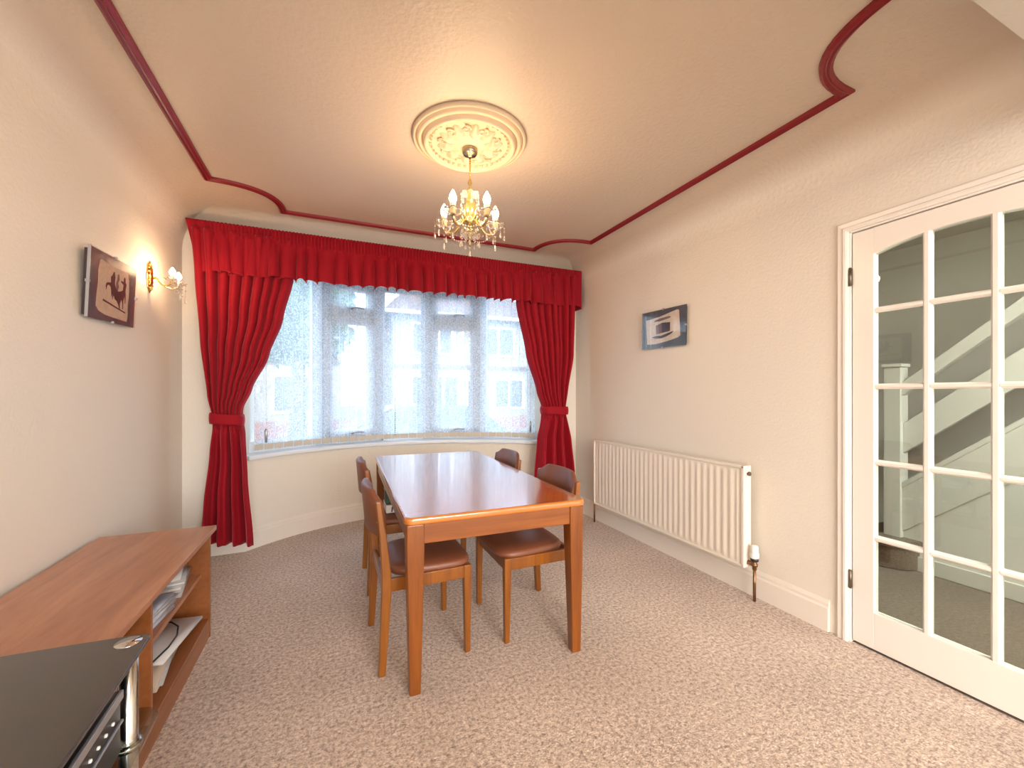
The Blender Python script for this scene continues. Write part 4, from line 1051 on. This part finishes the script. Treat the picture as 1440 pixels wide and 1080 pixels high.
# ------------------------------------------------------------------ street outside
GZ = -.45
struct('ground', MB().box(-40, 45, YB + 1.0, 60, GZ - .2, GZ), M['road'])
struct('ground_pavement', MB().box(-40, 45, 4.8, 6.2, GZ, GZ + .05).box(-40, 45, 12.2, 14.0, GZ, GZ + .05), M['pave'])
gw = MB().box(-12, 20, 14.0, 14.22, GZ, .38); tag(obj('garden_wall', gw, M['redbrick']), 'low red brick garden wall across the street', 'wall')
def hexhouse(x0, x1, y0, y1, ze, zr, label, ridge_in=2.2):
    h = thing('house', ((x0 + x1) / 2, (y0 + y1) / 2, GZ), label, 'house', 'houses across the street')
    obj('wall', MB().box(x0, x1, y0, y1, GZ, ze), M['brick'], h)
    e = .45; ym_ = (y0 + y1) / 2
    rf = MB().add([(x0 - e, y0 - e, ze), (x1 + e, y0 - e, ze), (x1 + e, y1 + e, ze), (x0 - e, y1 + e, ze), (x0 + ridge_in, ym_, zr), (x1 - ridge_in, ym_, zr)],
                  [(0, 1, 5, 4), (1, 2, 5), (2, 3, 4, 5), (3, 0, 4), (3, 2, 1, 0)])
    obj('roof', rf, M['tile'], h)
    obj('gutter', MB().box(x0 - e, x1 + e, y0 - e - .08, y0 - e + .04, ze - .10, ze + .04), M['upvc'], h)
    obj('chimney', MB().box((x0 + x1) / 2 - .35, (x0 + x1) / 2 + .35, ym_ - .3, ym_ + .3, zr - .6, zr + .9), M['redbrick'], h)
    obj('string_course', MB().box(x0 - .02, x1 + .02, y0 - .10, y0, 2.30, 2.44), M['tile'], h)
    w = x1 - x0
    for (cx, z0, z1, ww) in ((x0 + w * .25, 2.95, 4.10, 1.7), (x0 + w * .72, 2.95, 4.10, 1.5), (x0 + w * .27, .45, 1.9, 2.0), (x0 + w * .56, GZ + .05, 1.75, .9), (x0 + w * .80, .6, 1.8, 1.4)):
        fr = MB(); a, b = cx - ww / 2, cx + ww / 2
        fr.box(a - .08, b + .08, y0 - .07, y0 + .02, z1, z1 + .10); fr.box(a - .08, b + .08, y0 - .07, y0 + .02, z0 - .10, z0)
        nb = max(1, round(ww / .65))
        for k in range(nb + 1):
            xx = a + (b - a) * k / nb; fr.box(xx - .045, xx + .045, y0 - .07, y0 + .02, z0, z1)
        f = obj('window', fr, M['upvc'], h)
        obj('pane', MB().box(a, b, y0 - .03, y0 - .005, z0, z1), M['darkglass'], f)
    return h
hexhouse(2.2, 8.6, 17.5, 24.5, 4.55, 7.6, 'pale rendered house with hipped roof opposite the middle of the window')
hexhouse(9.8, 17.0, 17.5, 24.5, 4.55, 7.6, 'pale rendered house with hipped roof opposite the right of the window')
hexhouse(-7.2, .2, 16.5, 23.5, 4.9, 7.8, 'pale rendered house with hipped roof opposite the left of the window')
def car(name, x, y, flip, paint, label, s=1.0):
    c = thing(name, (x, y, GZ), label, 'car', 'cars parked in the street')
    body = [(-2.05, .30), (-2.10, .55), (-2.02, .80), (-1.25, .95), (-.95, .98), (-.15, 1.44), (.55, 1.50), (1.30, 1.42), (1.80, 1.02), (2.05, .95), (2.08, .45), (2.02, .28)]
    lower = [(-2.05, .28), (-2.10, .55), (-2.02, .80), (-1.25, .95), (2.05, .97), (2.09, .5), (2.02, .28)]
    cabn = [(-1.00, .95), (-.18, 1.43), (.55, 1.49), (1.28, 1.42), (1.85, .97)]
    f = -1 if flip else 1
    def fn(w): return lambda a, b, h: (x + f * a * s, y + h, GZ + b * s)
    obj('body', MB().prism(lower, fn(0), -.86, .86), paint, c, bevel=.08, seg=3)
    m = MB(); n = len(cabn)
    vs = []
    for sd in (-1, 1):
        for a, b in cabn:
            tp_ = (b - .95) / .54; vs.append((x + f * a * s, y + sd * (.80 - .20 * tp_), GZ + b * s))
    m.add(vs, [list(range(n)), list(range(n, 2 * n))[::-1]] + [(i, i + 1, n + i + 1, n + i) for i in range(n - 1)] + [(n - 1, 0, n, 2 * n - 1)])
    obj('cabin', m, paint, c, bevel=.04, seg=2)
    for wp in ([(-.78, 1.00), (-.20, 1.36), (.28, 1.40), (.28, 1.00)], [(.36, 1.00), (.36, 1.40), (.98, 1.38), (1.42, 1.02)]):
        g = MB(); vs = []
        for o_ in (0, .012):
            for a, b in wp:
                tp_ = (b - .95) / .54; vs.append((x + f * a * s, y - (.805 - .20 * tp_) - o_, GZ + b * s))
        k = len(wp); g.add(vs, [list(range(k)), list(range(k, 2 * k))[::-1]] + [(i, (i + 1) % k, k + (i + 1) % k, k + i) for i in range(k)])
        obj('side_window', g, M['darkglass'], c)
    ws = MB(); 
    pw_ = [(-.93, 1.00, .74), (-.22, 1.40, .60)]
    ws.add([(x + f * (a - .03) * s, y + sd * w_, GZ + (b + .02) * s) for a, b, w_ in pw_ for sd in (-1, 1)] + [(x + f * a * s, y + sd * w_, GZ + b * s) for a, b, w_ in pw_ for sd in (-1, 1)], [(0, 1, 3, 2), (4, 6, 7, 5), (0, 2, 6, 4), (1, 5, 7, 3), (0, 4, 5, 1), (2, 3, 7, 6)])
    obj('windscreen', ws, M['darkglass'], c)
    obj('headlamp', MB().box(x + f * -2.09, x + f * -1.75, y - .88, y - .60, GZ + .66, GZ + .80), M['lamp'], c, bevel=.03)
    for ax in (-1.30, 1.28):
        for sd in (-1, 1):
            wh = obj('wheel', MB().lathe([(.20, -.10), (.31, -.10), (.33, -.06), (.33, .06), (.31, .10), (.20, .10)], (x + f * ax, y + sd * .80, GZ + .33), 24, axis='y'), M['tyre'], c)
            hb = MB().lathe([(.21, -.105), (.21, .105)], (x + f * ax, y + sd * .80, GZ + .33), 20, axis='y')
            for k in range(5):
                a = 2 * PI * k / 5
                hb.ball((x + f * ax + .12 * math.cos(a), y + sd * .80 - .105, GZ + .33 + .12 * math.sin(a)), .05, 6, 4)
            obj('wheel_rim', hb, M['alloy'], wh)
    return c
car('car', 1.15, 8.0, False, M['carpaint'], 'dark blue hatchback parked outside the middle of the bow window')
car('car', 5.45, 7.6, False, M['carpaint2'], 'silver blue car parked outside the right side of the bow window')
def shrub(name, x, y, z0, r, hgt, label, n, seed, trunk=False):
    rg = random.Random(seed); s = thing(name, (x, y, z0), label, 'tree' if trunk else 'shrub')
    m = MB()
    zc = z0 + (hgt - r if trunk else r * .8)
    for i in range(n):
        d = Vector((rg.gauss(0, 1), rg.gauss(0, 1), rg.gauss(0, 1))).normalized() * r * rg.uniform(.5, 1)
        p = Vector((x, y, zc)) + Vector((d.x, d.y, d.z * .9)); l = r * .14
        u = Vector((rg.gauss(0, 1), rg.gauss(0, 1), rg.gauss(0, 1))).normalized(); w = u.orthogonal().normalized()
        m.add([p - u * l, p + w * l * .5, p + u * l, p - w * l * .5], [(0, 1, 2, 3)])
    tag(obj('foliage', m, M['leaf'], s), kind='stuff')
    if trunk: obj('trunk', MB().tube([(x, y, z0), (x + .05, y, z0 + hgt * .4), (x, y, zc)], [.22, .17, .10]), M['bark'], s)
    else: obj('stem', MB().tube([(x, y, z0), (x, y, zc)], [.05, .02]), M['bark'], s)
    return s
shrub('shrub', 8.3, 15.4, GZ, .8, 1.4, 'green garden shrub behind the brick wall across the street', 900, 2)
shrub('tree', -.9, 11.9, GZ, 1.5, 5.2, 'street tree seen through the left side of the bow window', 1200, 5, True)
